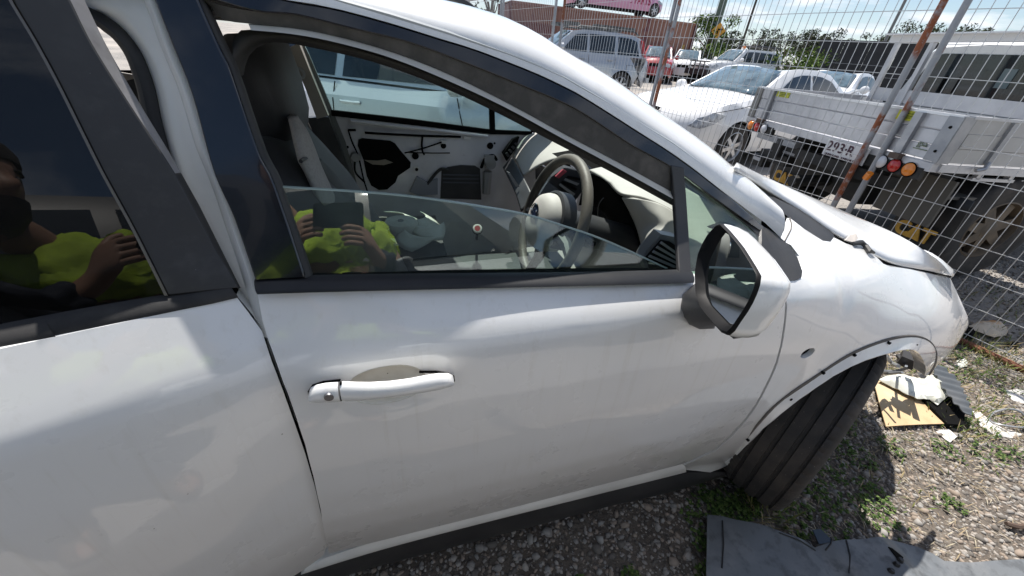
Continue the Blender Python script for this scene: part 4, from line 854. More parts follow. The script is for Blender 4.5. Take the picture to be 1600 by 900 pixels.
        for hl in sp.get('lamps', ()):                   # headlamp: wraps from the nose round the flank
            side(sgn, hl, Wl, 'headlamp', M_lens, root, .006, .012, step=.06)
        for a, b, q0, q1 in sp.get('frontlamps', ()): strip('headlamp', a, b, 0, 1, M_lens, sp.get('nosecrown', .16), Wl, .008, 5, q0=sgn*q0, q1=sgn*q1)
        for tl, tm in sp.get('tails', ()): side(sgn, tl, (Wl if tl[0][1] < zb-.02 else Wc), 'tail_lamp', tm, root, .03, .03, step=.06)
        for k, xw in enumerate(sp['wx']): make_wheel(root, xw, sgn*(Wd-.10), rw, sp.get('tw', .2), sgn, sp.get('spokes', 6), sp.get('steer', 0) if k == 1 else 0)
    for nm, a, b, q, m in sp.get('front', ()): strip(nm, a, b, 0, 1, m, sp.get('nosecrown', .16), Wl, .006, 8, q0=-q, q1=q)
    mb = MB(); mb.box((0, 0, .30), (L*.8, Wd*1.5, .14)); lobj(mb, 'underbody', M_black, root, smooth=False)
    root['_L'] = L
    return root, (Wl, Wc, strip, side)
SEDAN = dict(L=4.9, W=.93, rw=.335, wx=[-1.42, 1.42], belt=.95, paint=M_whiteB, z0=.25, tw=.22, tum=.40,
    tail=[(-2.40, .98), (-2.45, .80), (-2.42, .50), (-2.34, .25)][::1], nose=[(2.24, .25), (2.40, .34), (2.44, .50), (2.40, .62), (2.30, .72), (2.08, .83)],
    hood=[(1.6, .93), (.98, 1.02), (.4, .98), (-.6, .99), (-1.5, 1.02), (-1.95, 1.03)],
    cab=[(1.02, .99), (.22, 1.40), (-.1, 1.445), (-.6, 1.45), (-1.05, 1.40), (-1.85, 1.02)],
    win=[[(.62, 1.03), (.12, 1.32), (-.12, 1.36), (-.36, 1.37), (-.38, 1.02)], [(-.46, 1.02), (-.44, 1.37), (-.7, 1.36), (-1.02, 1.30), (-1.36, 1.10), (-1.38, 1.04)]],
    seams=[[(.72, .96), (.80, .70), (.70, .30)], [(-.42, .98), (-.42, .30)], [(-1.30, 1.0), (-1.2, .70), (-.98, .45)], [(2.05, .80), (1.5, .88), (.98, .97)]],
    handles=[(-.25, .84), (-1.15, .86)], lamps=[[(1.78, .78), (2.02, .81), (2.26, .73), (2.36, .62), (2.22, .60), (1.98, .66)]],
    front=[('bumper_grille', (2.40, .34), (2.44, .50), .55, M_black), ('grille', (2.41, .60), (2.33, .70), .35, M_black)], spokes=6)
FORD = dict(SEDAN)
ford, ff = make_car('white_sedan', 'white sedan parked nose left behind the ute tray', (6.29, 6.17), R(190.6), .03, FORD)
mb = MB(); mb.tube([(.98, .60, 1.045), (1.0, .1, 1.06), (.92, -.35, 1.08)], .008, 5); lobj(mb, 'wiper', M_black, ford)
mb = MB(); mb.tube([(1.0, -.1, 1.05), (1.02, -.5, 1.06), (.94, -.62, 1.08)], .008, 5); lobj(mb, 'wiper', M_black, ford)
SUV = dict(L=4.5, W=.885, rw=.345, wx=[-1.31, 1.31], belt=1.10, paint=M_silverp, z0=.30, tw=.22, tum=.24, round=.07,
    tail=[(-2.12, 1.10), (-2.20, .85), (-2.22, .55), (-2.12, .30)], nose=[(2.05, .30), (2.20, .42), (2.22, .62), (2.16, .78), (1.98, .92)],
    hood=[(1.5, 1.02), (.95, 1.10), (.3, 1.10), (-.7, 1.10), (-1.5, 1.10)],
    cab=[(.98, 1.08), (.28, 1.60), (0, 1.645), (-.9, 1.66), (-1.6, 1.63), (-1.88, 1.55), (-2.1, 1.08)],
    win=[[(.62, 1.13), (.22, 1.52), (-.12, 1.555), (-.14, 1.12)], [(-.22, 1.12), (-.20, 1.56), (-1.0, 1.56), (-1.02, 1.12)], [(-1.12, 1.12), (-1.10, 1.555), (-1.5, 1.54), (-1.72, 1.48), (-1.84, 1.12)]],
    seams=[[(.70, 1.04), (.74, .60), (.66, .36)], [(-.18, 1.06), (-.18, .36)], [(-1.05, 1.06), (-1.0, .75), (-.85, .5)], [(-1.62, .88), (-1.42, .88), (-1.42, .72), (-1.62, .72), (-1.62, .88)]],
    handles=[(.02, .96), (-.88, .97)], lamps=[[(1.8, .82), (1.95, .90), (2.1, .82), (2.16, .70), (1.95, .70)]],
    frontlamps=[((2.19, .70), (2.10, .84), .55, .95)],
    front=[('bumper_grille', (2.21, .42), (2.22, .60), .6, M_black), ('grille', (2.20, .66), (2.13, .80), .42, M_black)])
XT = dict(SUV); XT['tails'] = [([(-1.93, 1.52), (-1.84, 1.53), (-1.98, 1.14), (-2.06, 1.10), (-2.09, 1.14)], M_red)]
xt, _f = make_car('silver_wagon', 'silver boxy wagon with roof bars and tall red tail lamps seen through the fence', (5.49, 12.58), R(178), .36, XT)
mb = MB()
for x, lx in ((.35, .5), (-.75, .75), (-1.4, .5)): mb.box((x, .42, 1.76), (lx, .22, .09)); mb.box((x, -.42, 1.76), (lx, .22, .09))
for s in (-.58, .58): mb.tube([(.2, s, 1.66), (.1, s, 1.72), (-1.6, s, 1.72), (-1.75, s, 1.64)], .025, 6)
lobj(mb, 'roof_bars', mat('faded roof bar', (.07, .07, .07), .5, noise=(5, (.3, .3, .28), .5, .7)), xt, sharp=30)
mb = MB(); mb.box((-2.25, 0, .52), (.10, 1.6, .14)); lobj(mb, 'rear_bumper', M_silverp, xt, sharp=30)
REDS = dict(SUV, paint=M_redp, step=.2); WHS = dict(SUV, paint=M_whiteB, step=.2)
make_car('red_wagon', 'red wagon facing the camera, half hidden by the silver wagon', (14.0, 20.8), R(236), .46, REDS)
make_car('white_wagon', 'white wagon between the red wagon and the four wheel drive', (17.3, 22.6), R(228), .5, WHS)
FWD = dict(SUV, L=4.8, W=.94, rw=.39, wx=[-1.38, 1.40], paint=M_whiteB, belt=1.2, z0=.42, step=.16,
    tail=[(-2.26, 1.2), (-2.34, .9), (-2.36, .65), (-2.3, .42)], nose=[(2.2, .42), (2.32, .55), (2.34, .75), (2.3, .92), (2.12, 1.06)],
    hood=[(1.6, 1.14), (.98, 1.2), (.3, 1.2), (-.7, 1.2), (-1.6, 1.2)],
    cab=[(1.0, 1.18), (.38, 1.74), (.1, 1.79), (-1.0, 1.81), (-1.8, 1.78), (-2.06, 1.70), (-2.24, 1.18)],
    win=[[(.66, 1.23), (.3, 1.66), (-.12, 1.70), (-.14, 1.22)], [(-.22, 1.22), (-.2, 1.70), (-1.0, 1.70), (-1.02, 1.22)], [(-1.1, 1.22), (-1.08, 1.70), (-1.78, 1.67), (-1.98, 1.22)]],
    seams=[[(.74, 1.1), (.76, .5)], [(-.18, 1.15), (-.18, .5)]], handles=[(.02, 1.06), (-.9, 1.06)],
    lamps=[[(1.9, .95), (2.05, 1.04), (2.24, .94), (2.28, .82), (2.05, .82)]], frontlamps=[((2.32, .80), (2.22, .98), .55, .95)],
    front=[('grille', (2.32, .80), (2.22, .98), .45, M_black)])
fwd, _f = make_car('four_wheel_drive', 'white four wheel drive with black bull bar, roof rack and orange beacon', (18.35, 19.73), R(178.5), .5, FWD)
mb = MB()
for z in (.62, .88, 1.10): mb.tube([(2.42, -.8, z), (2.54, -.5, z), (2.56, 0, z), (2.54, .5, z), (2.42, .8, z)], .032, 6)
for y in (-.55, -.2, .2, .55): mb.tube([(2.54, y, .5), (2.55, y, 1.12)], .028, 6)
mb.box((2.45, 0, .62), (.22, 1.8, .26)); lobj(mb, 'bull_bar', M_plastic, fwd, sharp=40)
mb = MB()
for y in (-.6, .6): mb.tube([(-.2, y, 1.96), (-1.9, y, 1.96)], .03, 6)
for x in (-.2, -.6, -1.0, -1.45, -1.9): mb.tube([(x, -.6, 1.96), (x, .6, 1.96)], .025, 6); mb.tube([(x, .6, 1.96), (x, .6, 1.78)], .02, 5); mb.tube([(x, -.6, 1.96), (x, -.6, 1.78)], .02, 5)
mb.box((-1.2, .3, 2.0), (.9, .3, .08)); lobj(mb, 'roof_rack', M_plastic, fwd, sharp=40)
mb = MB(); mb.lathe([(0, .12), (.06, .11), (.08, .05), (.085, 0)], (.18, .25, 1.83), (0, 0, 1), 12); lobj(mb, 'beacon', M_amber, fwd)
make_car('silver_sedan', 'silver sedan nose just showing behind the silver wagon roof', (8.0, 17.2), R(185), .40, dict(SEDAN, paint=M_silverp, step=.2))
make_car('white_hatch', 'white car partly hidden between the white sedan and the ute cab', (13.4, 10.2), R(200), .14, dict(SEDAN, step=.2))
GREY = dict(FWD, paint=mat('dull grey paint', (.42, .43, .44), .35, coat=.8), roofpaint=mat('dark cabin paint', (.05, .052, .055), .4, coat=.5), hmat=M_plastic)
make_car('grey_four_wheel_drive', 'tall grey four wheel drive parked behind the person, mirrored in the window glass', (.28, -1.74), R(1), .22, GREY)
# neighbour seen through both cabin windows, and the car parked behind the photographer
NB = dict(SEDAN, paint=mat('pale silver paint', (.62, .645, .68), .3, metal=.35, coat=1), seams=SEDAN['seams']+[], belt=1.0)
nbr, _f = make_car('silver_coupe', 'pale silver car parked close along the far side of the white hatchback', (.37, 4.58), R(-30), .06, NB)

# sign car on top of the container
PK = dict(SEDAN, paint=M_pink, L=5.9, wx=[-2.45, 2.28], rw=.33, step=.2,
    tail=[(-2.9, .98), (-2.95, .8), (-2.92, .5), (-2.86, .25)], nose=[(2.74, .25), (2.88, .36), (2.92, .5), (2.88, .64), (2.78, .74), (2.55, .84)],
    hood=[(2.1, .92), (1.5, 1.0), (.4, .98), (-1.0, 1.0), (-2.2, 1.02)], cab=[(1.5, .98), (.7, 1.40), (.3, 1.44), (-1.2, 1.45), (-1.8, 1.4), (-2.5, 1.02)],
    win=[[(1.1, 1.03), (.6, 1.32), (0, 1.37), (-.2, 1.02)], [(-.3, 1.02), (-.2, 1.37), (-1.2, 1.36), (-1.9, 1.06)]], seams=[], handles=[],
    lamps=[[(2.3, .8), (2.5, .82), (2.72, .74), (2.84, .62), (2.6, .64)]])
pink, pf = make_car('pink_sign_car', 'pink sign painted car displayed on top of the shipping container', (13.55, 25.9), R(-1), 3.64, PK)
def text(s, size, M, parent, m, name='lettering', ext=.002, bold=0., sx=1.):
    cu = bpy.data.curves.new(name, 'FONT'); cu.body = s; cu.size = size; cu.extrude = ext; cu.align_x = 'CENTER'; cu.align_y = 'CENTER'; cu.offset = bold
    cu.materials.append(m); o = bpy.data.objects.new(name, cu); COL.objects.link(o); o.parent = parent; o.matrix_basis = M @ Matrix.Diagonal((sx, 1, 1, 1)); return o
M_sign = mat('dark red lettering', (.30, .012, .05), .5)
# reads from the camera side (local -y)
text('LOCAL AUTO PARTS', .52, Matrix.Translation((.15, -.925, .70)) @ Matrix.Rotation(R(90), 4, 'X'), pink, M_sign, bold=.012, sx=.72)
FONTS = True
# ---------------------------------------------------------------- the ute on the other side of the fence
M_cabw = mat('white ute paint', (.78, .78, .76), .35, coat=.8)
M_under = mat('chassis black', (.012, .012, .012), .6, noise=(10, (.04, .036, .03), .5, .8))
M_sticker = mat('yellow sticker', (.55, .55, .05), .5, noise=(30, (.30, .33, .03), .5, .6))
M_cat = mat('flap yellow print', (.62, .36, .06), .7, noise=(20, (.5, .28, .04), .4, .7)); M_flap = mat('mud flap rubber', (.012, .013, .015), .55, noise=(6, (.03, .03, .03), .5, .8))
ute = thing('flatbed_ute', 'white dual cab ute with an aluminium dropside tray seen from its tailgate', 'ute', (3.42, 2.545, 0), -.162)
def ub(name, boxes, m, parent=ute, **k):
    mb = MB()
    for c, d in boxes: mb.box(c, d)
    return lobj(mb, name, m, parent, smooth=False, **k)
ZT, ZB = 1.265, .995
# tailgate: three planks and a floor edge
tg = bpy.data.objects.new('tailgate', None); COL.objects.link(tg); tg.parent = ute
for k, (a, b) in enumerate([(1.005, 1.088), (1.091, 1.174), (1.177, 1.258)]):
    o = ub('plank', [((.012+.004*(k % 2), 0, (a+b)/2), (.022, 1.70, b-a))], M_alu, tg); o.modifiers.new('b', 'BEVEL').width = .004
ub('top_rail', [((.012, 0, 1.263), (.034, 1.86, .016))], mat('bright aluminium edge', (.8, .8, .8), .4, metal=.3), tg)
for s in (1, -1):
    ub('end_cap', [((.01, s*.895, 1.13), (.034, .085, .26))], M_galv if s < 0 else mat('dusty bracket', (.25, .24, .22), .6), tg)
    ub('latch_post', [((-.012, s*.69, 1.13), (.03, .05, .25))], M_galv, tg); ub('latch', [((-.022, s*.70, .985), (.05, .07, .035))], mat('rusty latch', (.10, .07, .055), .7), tg)
    for z in (1.06, 1.2): mb = MB(); mb.lathe([(0, .006), (.008, .004), (.009, 0)], (-.008, s*.895, z), (-1, 0, 0), 8); lobj(mb, 'bolt', M_black, tg)
ub('floor_edge', [((.02, 0, .965), (.06, 1.86, .05)), ((.026, 0, .99), (.05, 1.86, .008))], M_alu)
ub('warning_sticker', [((-.002, .57, 1.235), (.004, .16, .05))], M_sticker); ub('warning_sticker', [((-.002, -.615, 1.225), (.004, .15, .06))], M_sticker)
for (y, z0) in ((.57, 1.235), (-.615, 1.225)):
    for k in range(3): ub('sticker_line', [((-.0055, y+.01, z0+.012-k*.013), (.002, .10-.02*k, .005))], mat('sticker print', (.16, .17, .02), .6))
text('gsa', .05, Matrix.Translation((-.004, -.80, 1.085)) @ Matrix.Rotation(R(-90), 4, 'Z') @ Matrix.Rotation(R(90), 4, 'X'), ute, mat('faded print', (.18, .22, .15), .6), 'maker_mark')
ub('maker_strip', [((-.003, -.80, 1.052), (.003, .09, .006))], mat('faded print', (.18, .22, .15), .6))
# side gates
for s in (1, -1):
    sg = bpy.data.objects.new('side_gate', None); COL.objects.link(sg); sg.parent = ute
    for k, (a, b) in enumerate([(1.0, 1.085), (1.088, 1.173), (1.176, 1.258)]):
        o = ub('plank', [((.64, s*(.925+.003*(k % 2)), (a+b)/2), (1.10, .022, b-a))], M_alu if s > 0 else mat('dull painted plank', (.50, .49, .47), .5, noise=(5, (.42, .41, .39), .4, .7)), sg)
    ub('top_rail', [((.64, s*.925, 1.263), (1.16, .034, .016))], M_alu, sg)
    ub('rear_post', [((.04, s*.925, 1.13), (.085, .03, .27))], M_galv, sg)
    for x in (.36, .92):
        mb = MB(); mb.box((x, s*.945, 1.13), (.035, .02, .24)); mb.tube([(x, s*.95, 1.02), (x-.03, s*.97, .985), (x-.07, s*.96, .97)], .012, 6); lobj(mb, 'side_latch', M_galv, sg)
    ub('side_rail', [((.65, s*.92, .965), (1.2, .04, .045))], M_alu, sg); ub('under_rail', [((.55, s*.90, .905), (.34, .03, .02)), ((.95, s*.90, .905), (.34, .03, .02)), ((.42, s*.9, .93), (.03, .03, .05)), ((.68, s*.9, .93), (.03, .03, .05)), ((1.08, s*.9, .93), (.03, .03, .05))], M_alu, sg)
ub('tray_floor', [((.64, 0, .985), (1.2, 1.80, .012))], M_alu)
# headboard
hb_ = bpy.data.objects.new('headboard', None); COL.objects.link(hb_); hb_.parent = ute
for y in (.88, .55, -.88): mb = MB(); mb.tube([(1.24, y, .97), (1.24, y, 1.74)], .026, 4); lobj(mb, 'headboard_post', M_alu, hb_, smooth=False); M_whal = mat('pale aluminium', (.74, .74, .74), .5, metal=.15)
ub('top_bar', [((1.24, 0, 1.765), (.06, 1.90, .055))], M_whal, hb_)
ub('bar_lip', [((1.21, 0, 1.797), (.14, 1.94, .01))], mat('bright aluminium edge', (.8, .8, .8), .4, metal=.3), hb_); ub('board', [((1.245, 0, 1.30), (.02, 1.76, .11)), ((1.245, 0, 1.12), (.02, 1.76, .22))], M_alu, hb_)
# cab
cabx = 1.42
secs = []
for x, z0, z1, w in [(cabx, .95, 1.72, .80), (cabx+.06, .95, 1.765, .83), (cabx+.5, .95, 1.79, .84), (cabx+1.4, .95, 1.78, .84), (cabx+1.75, .95, 1.70, .82)]:
    row = []
    for a in np.linspace(0, 1, 33):
        t = a*2-1; y = -w*math.copysign(min(1, abs(t)*1.9)**1.0, t) if False else None
    prof_ = [(-w-.02, z0), (-w-.02, 1.22), (-w+.02, 1.32), (-w+.10, z1-.09), (-w+.14, z1-.04), (-w+.20, z1-.01), (-w*.5, z1+.005), (0, z1+.012), (w*.5, z1+.005), (w-.20, z1-.01), (w-.14, z1-.04), (w-.10, z1-.09), (w-.02, 1.32), (w+.02, 1.22), (w+.02, z0)]
    secs.append([(x, y, z) for y, z in prof_])
mb = MB(); mb.grid(secs); mb.f.append(tuple(range(15))); cabo = lobj(mb, 'cab', M_cabw, ute, sharp=35)
mb = MB(); w0 = [(cabx-.006, y, z) for y, z in [(.70, 1.36), (.62, 1.64), (.55, 1.665), (-.55, 1.665), (-.62, 1.64), (-.70, 1.36), (-.66, 1.33), (.66, 1.33)]]; mb.poly(w0, (.008, 0, 0)); lobj(mb, 'rear_window', mat('tinted cab glass', (.008, .014, .018), .04, spec=.7, noise=(3, (.03, .045, .05), .5, .7)), cabo, smooth=False)
for y in (.42, .30): ub('window_bar', [((cabx-.011, y, 1.43), (.006, .02, .13))], M_black, cabo)
for s in (1, -1):
    mb = MB(); mb.poly([(cabx+.12, s*.853, 1.24), (cabx+.12, s*.853, 1.30), (cabx+.30, s*.79, 1.65), (cabx+.80, s*.79, 1.66), (cabx+.85, s*.855, 1.24)], (0, s*.006, 0)); lobj(mb, 'side_window', M_carglass, cabo, smooth=False)
hood_ = ub('bonnet', [((cabx+2.5, 0, 1.0), (1.5, 1.6, .42))], M_cabw); hood_.modifiers.new('b', 'BEVEL').width = .08
ub('paper_note', [((cabx-.010, -.02, 1.50), (.003, .09, .14))], mat('sun bleached paper', (.16, .2, .2), .8), cabo)
# lamps, plate, bumper, underside
for s in (1, -1):
    lp = bpy.data.objects.new('lamp_cluster', None); COL.objects.link(lp); lp.parent = ute
    ub('backing', [((.0, s*.70, .915), (.03, .40, .075))], M_under, lp)
    for y, m, nm in ((.62, M_clear, 'reverse_lamp'), (.72, M_red, 'brake_lamp'), (.82, M_amber, 'indicator')):
        yy = s*y; mb = MB(); mb.lathe([(0, .022), (.030, .018), (.040, .010), (.044, 0), (.044, -.02)], (-.015, yy, .925), (-1, 0, 0), 20); lobj(mb, nm, m, lp)
        mb = MB(); mb.tube([(-.018, yy+.044*math.cos(a), .925+.044*math.sin(a)) for a in np.linspace(0, 2*math.pi, 18)], .004, 5, caps=False); lobj(mb, 'lamp_ring', M_black, lp)
pl = ub('number_plate', [((-.03, -.33, .925), (.004, .372, .115))], mat('plate white', (.72, .72, .72), .4))
MP = Matrix.Rotation(R(-90), 4, 'Z') @ Matrix.Rotation(R(90), 4, 'X'); M_num = mat('plate maroon', (.05, .015, .03), .5)
for ch, y in (('2', -.185), ('9', -.24), ('3', -.295), ('·', -.335), ('R', -.375), ('5', -.475)): text(ch, .098, Matrix.Translation((-.0335, y, .937)) @ MP, pl, M_num, 'digit', bold=.0016)
text('QUEENSLAND - SUNSHINE STATE', .021, Matrix.Translation((-.0335, -.33, .879)) @ MP, pl, M_num, 'caption')
ub('step_bumper', [((.05, .45, .86), (.10, .50, .05))], M_galv); ub('bumper_bar', [((.08, -.1, .80), (.08, 1.2, .08)), ((.1, .45, .70), (.1, .36, .09)), ((.06, .58, .64), (.1, .16, .10))], M_under); ub('reflector', [((-.0, .58, .655), (.01, .10, .03))], mat('pale plate', (.5, .5, .5), .4))
ub('bracket', [((.1, .30, .78), (.12, .22, .02))], M_alu)
mb = MB(); mb.box((1.4, .38, .80), (2.8, .08, .16)); mb.box((1.4, -.38, .80), (2.8, .08, .16)); mb.tube([(.95, -.75, .56), (.95, .75, .56)], .07, 8); mb.lathe([(0, .14), (.12, .12), (.16, 0), (.12, -.12), (0, -.14)], (.95, 0, .56), (1, 0, 0), 14); mb.tube([(-.05, 0, .60), (.3, 0, .62)], .05, 8); mb.box((.55, -.05, .66), (.5, .62, .26)); mb.box((1.8, .2, .6), (1.2, 1.2, .25)); lobj(mb, 'chassis', M_under, ute, sharp=40)
mb = MB(); mb.tube([(-.05, -.62, .845), (-.04, -.60, .80)], .022, 8); lobj(mb, 'side_marker', M_amber, ute)
ub('inner_guard', [((.62, -.70, .77), (.62, .40, .02))], mat('galvanised guard', (.10, .095, .085), .6)); ub('inner_guard', [((.30, -.70, .72), (.02, .42, .32))], mat('galvanised guard', (.10, .095, .085), .6))
for s, yc in ((-1, -.78), (1, .60)):
    mb = MB(); G = [[(.42+.03*math.sin(t*3), yc+w, .78-.55*t) for w in np.linspace(-.20, .20, 5)] for t in np.linspace(0, 1, 8)]; mb.grid(G); fl = lobj(mb, 'mud_flap', M_flap, ute); fl.modifiers.new('t', 'SOLIDIFY').thickness = .01
    MF = Matrix.Translation((.405, yc, .47)) @ MP
    text('CAT', .135, MF, fl, M_cat, 'flap_print', bold=.007, ext=.004); mb = MB(); mb.poly([(.400, yc-.055, .425), (.400, yc+.055, .425), (.400, yc, .475)], (.003, 0, 0)); lobj(mb, 'flap_triangle', M_flap if False else M_cat, fl, smooth=False)
    text('Diesel Power', .045, Matrix.Translation((.405, yc, .375)) @ MP, fl, M_cat, 'flap_print', bold=.001, ext=.004)
for s in (1, -1):
    make_wheel(ute, .86, s*.79, .39, .26, s, 7, zo=.16, hub=.55, rimm=M_rimt); make_wheel(ute, 3.4, s*.80, .40, .26, s, 6, zo=.16)
# ---------------------------------------------------------------- temporary fence
FD = np.array([-.1723, .985, 0]); FD /= np.linalg.norm(FD); FP = np.array([3.47, 1.0, 0])
FNm = np.array([FD[1], -FD[0], 0])
def fpt(s, z, o=0.): return FP+FD*s+FNm*o+np.array([0, 0, z])
FLAB = ['fence panel along the nose of the white hatchback with a rusty bottom rail', 'fence panel in front of the white sedan and the ute tailgate', 'fence panel in front of the silver wagon', 'fence panel in front of the left end of the shipping container', 'farthest fence panel at the top edge behind the white roof']
FREST = [(-1.15, .975), (1.087, 3.225), (3.285, 5.41), (5.64, 7.50), (7.60, 9.7)]
for k, (a, b) in enumerate(FREST):
    fp = thing('fence_panel', FLAB[k], 'fence panel', fpt((a+b)/2, 0), 0, 'temporary mesh fence panels')
    for s in (a, b): mb = MB(); mb.tube([fpt(s, .02), fpt(s, 2.2)], .0195, 10); mb.build('post', M_galvedge if (k == 0 or s > 3.26) and k < 3 else M_galvrust if k < 3 else M_galv, fp)
    mb = MB(); mb.tube([fpt(a, .02), fpt((a+b)/2, .012), fpt(b, .02)], .0195, 10); mb.build('bottom_rail', M_rust if k == 0 else M_galv, fp)
    mb = MB(); mb.tube([fpt(a, 2.2), fpt(b, 2.2)], .0195, 8); mb.build('top_rail', M_galv, fp)
    mb = MB(); rn = random.Random(k); n = max(2, int(round((b-a)/.0588)))
    for i in range(1, n):
        s = a+(b-a)*i/n; w = .004*rn.uniform(-1, 1)
        mb.tube([fpt(s, .02, .002), fpt(s+w, .75, .003+w), fpt(s-w*.6, 1.4, .002-w), fpt(s, 2.2, .002)], .0023, 4)
    for i in range(13):
        z = .065+.1735*i; w = .004*rn.uniform(-1, 1)
        mb.tube([fpt(a, z, -.002), fpt(a+(b-a)*.35, z+w, -.002), fpt(a+(b-a)*.7, z-w, -.002), fpt(b, z, -.002)], .0029, 4)
    o = mb.build('wire_mesh', M_wire, fp, sharp=80); o['kind'] = 'stuff'
for s, z in ((1.03, 1.2), (3.255, 1.25), (5.52, 1.4)):
    pass
# ---------------------------------------------------------------- ground
GY = [-60, 4.4, 6.2, 12.6, 17, 19.7, 22.6, 25, 60, 200]; GZ = [0, 0, .03, .36, .45, .50, .56, .74, .9, 1.0]
def gz(x, y): return float(np.interp(y, GY, GZ))+.16*float(sm(3.75, 4.3, x)*sm(5.0, 3.6, y)*sm(14, 9, x))
M_ground = mat('gravelly yard dirt', (.225, .21, .195), .95, noise=[(3, (.28, .26, .24), .4, .7), (38, (.10, .095, .09), .48, .62), (95, (.38, .36, .33), .56, .68), (.35, (.37, .335, .30), .46, .62)], bump=(70, .8, .012), coord='Object')
def axis(parts):
    out = [parts[0][0]]
    for a, b, s in parts: out += list(np.arange(a+s, b+1e-6, s))
    return np.array(out)
ax_ = axis([(-400, -40, 60), (-40, -6, 2), (-6, -1, .25), (-1, 4.6, .05), (4.6, 9, .25), (9, 41, 2), (41, 400, 60)]); ay_ = axis([(-400, -40, 60), (-40, -6, 2), (-6, -.2, .25), (-.2, 1.6, .05), (1.6, 6, .25), (6, 40, 1), (40, 400, 60)])
from mathutils import noise as mnoise
def bumpz(x, y):
    k = 1 if -1.2 < x < 5 and -.4 < y < 2 else .4
    return gz(x, y)+k*(.014*mnoise.noise((x*1.7, y*1.7, .3))+.007*mnoise.noise((x*6, y*6, 2.)))
gv = [(x, y, bumpz(x, y)-.006 if abs(x) < 60 and abs(y) < 60 else gz(x, y)) for x in ax_ for y in ay_]; ny_ = len(ay_)
gf = [(i*ny_+j, (i+1)*ny_+j, (i+1)*ny_+j+1, i*ny_+j+1) for i in range(len(ax_)-1) for j in range(ny_-1)]
ground = obj('ground', gv, gf, M_ground, sharp=180); setp(ground, 'gravelly dirt ground of the yard', None, None, 'structure')
def scatter(name, shapes, pts, scl, rots, m, label, zoff=0., squash=(.5, .9)):
    """many small solids joined in one mesh; shapes: list of (V, F)"""
    vs = []; fs = []; n = 0; mi = []
    for k, (p, s) in enumerate(zip(pts, scl)):
        V, F_ = shapes[k % len(shapes)]; e = rots[k]; Rm = np.array(Matrix.Rotation(e[2], 3, 'Z') @ Matrix.Rotation(e[0], 3, 'X')); q = RNG.uniform(*squash)
        W_ = (V*np.array([1, RNG.uniform(.6, 1), q]))@Rm.T*s+np.array(p); vs.append(W_); fs.append(F_+n); n += len(V); mi += [k % len(m)]*len(F_)
    V = np.concatenate(vs); F_ = np.concatenate(fs); me = bpy.data.meshes.new(name)
    me.vertices.add(len(V)); me.vertices.foreach_set('co', V.ravel()); k = F_.shape[1]; me.loops.add(F_.size); me.loops.foreach_set('vertex_index', F_.ravel().astype(np.int32))
    me.polygons.add(len(F_)); me.polygons.foreach_set('loop_start', np.arange(0, F_.size, k, dtype=np.int32)); me.polygons.foreach_set('loop_total', np.full(len(F_), k, dtype=np.int32)); me.polygons.foreach_set('material_index', np.array(mi, dtype=np.int32))
    for x in m: me.materials.append(x)
    me.update(calc_edges=True); me.validate(); o = bpy.data.objects.new(name, me); COL.objects.link(o); setp(o, label, None, None, 'stuff'); return o
def ico(jit, seed):
    b = bmesh.new(); bmesh.ops.create_icosphere(b, subdivisions=1, radius=1); r = np.random.default_rng(seed)
    V = np.array([v.co[:] for v in b.verts]); F_ = np.array([[v.index for v in f.verts] for f in b.faces]); b.free(); return V*(1+r.uniform(-jit, jit, (len(V), 1))), F_
bed_o = [(-1.3, -.35), (.2, -.42), (1.4, -.36), (2.3, -.2), (2.9, .15), (3.3, .5), (3.36, .9), (3.2, 1.3), (2.7, 1.6), (1.6, 1.75), (-.2, 1.7), (-1.3, 1.5)]
bed_o = [(x+.05*mnoise.noise((x*3, y*3, 0.)), y+.05*mnoise.noise((x*3, y*3, 7.))) for x, y in resamp(bed_o, .12)]
bed = panel('gravel_bed', bed_o, lambda x, y: (x, y, bumpz(x, y)-.002), mat('dark gravel soil', (.105, .085, .068), .95, noise=[(7, (.16, .135, .11), .4, .7), (55, (.06, .053, .047), .5, .65), (120, (.26, .245, .22), .6, .68)], bump=(90, .8, .01)), step=.07, thick=0); setp(bed, 'dark gravelly strip beside the white hatchback', None, None, 'structure')
NS = 44000
cand = np.concatenate([np.column_stack([RNG.uniform(-.9, 3.4, NS*2), RNG.uniform(.0, 1.30, NS*2)]), np.column_stack([RNG.uniform(3.2, 5.2, NS//3), RNG.uniform(.3, 1.75, NS//3)])]); cand = cand[RNG.permutation(len(cand))]
keep = RNG.random(len(cand)) < np.clip(1.25-.12*np.maximum(0, cand[:, 0]-1.0), .25, 1); cand = cand[keep][:NS]
sz = .004+.0080*RNG.random(len(cand))**2.0+(RNG.random(len(cand)) < .04)*.010
P = np.array([(x, y, bumpz(x, y)-.004+s*.15) for (x, y), s in zip(cand, sz)])
STM = [mat('grey stone', (.25, .23, .21), .9, noise=(40, (.34, .33, .31), .4, .7)), mat('dark stone', (.14, .125, .11), .9), mat('pale stone', (.38, .345, .305), .9, noise=(30, (.27, .24, .22), .4, .7)), mat('brown stone', (.29, .235, .19), .9)]
scatter('gravel', [ico(.28, i) for i in range(8)], P, sz, RNG.uniform(0, 6.28, (len(P), 3)), STM, 'loose grey gravel covering the ground', squash=(.45, .8))
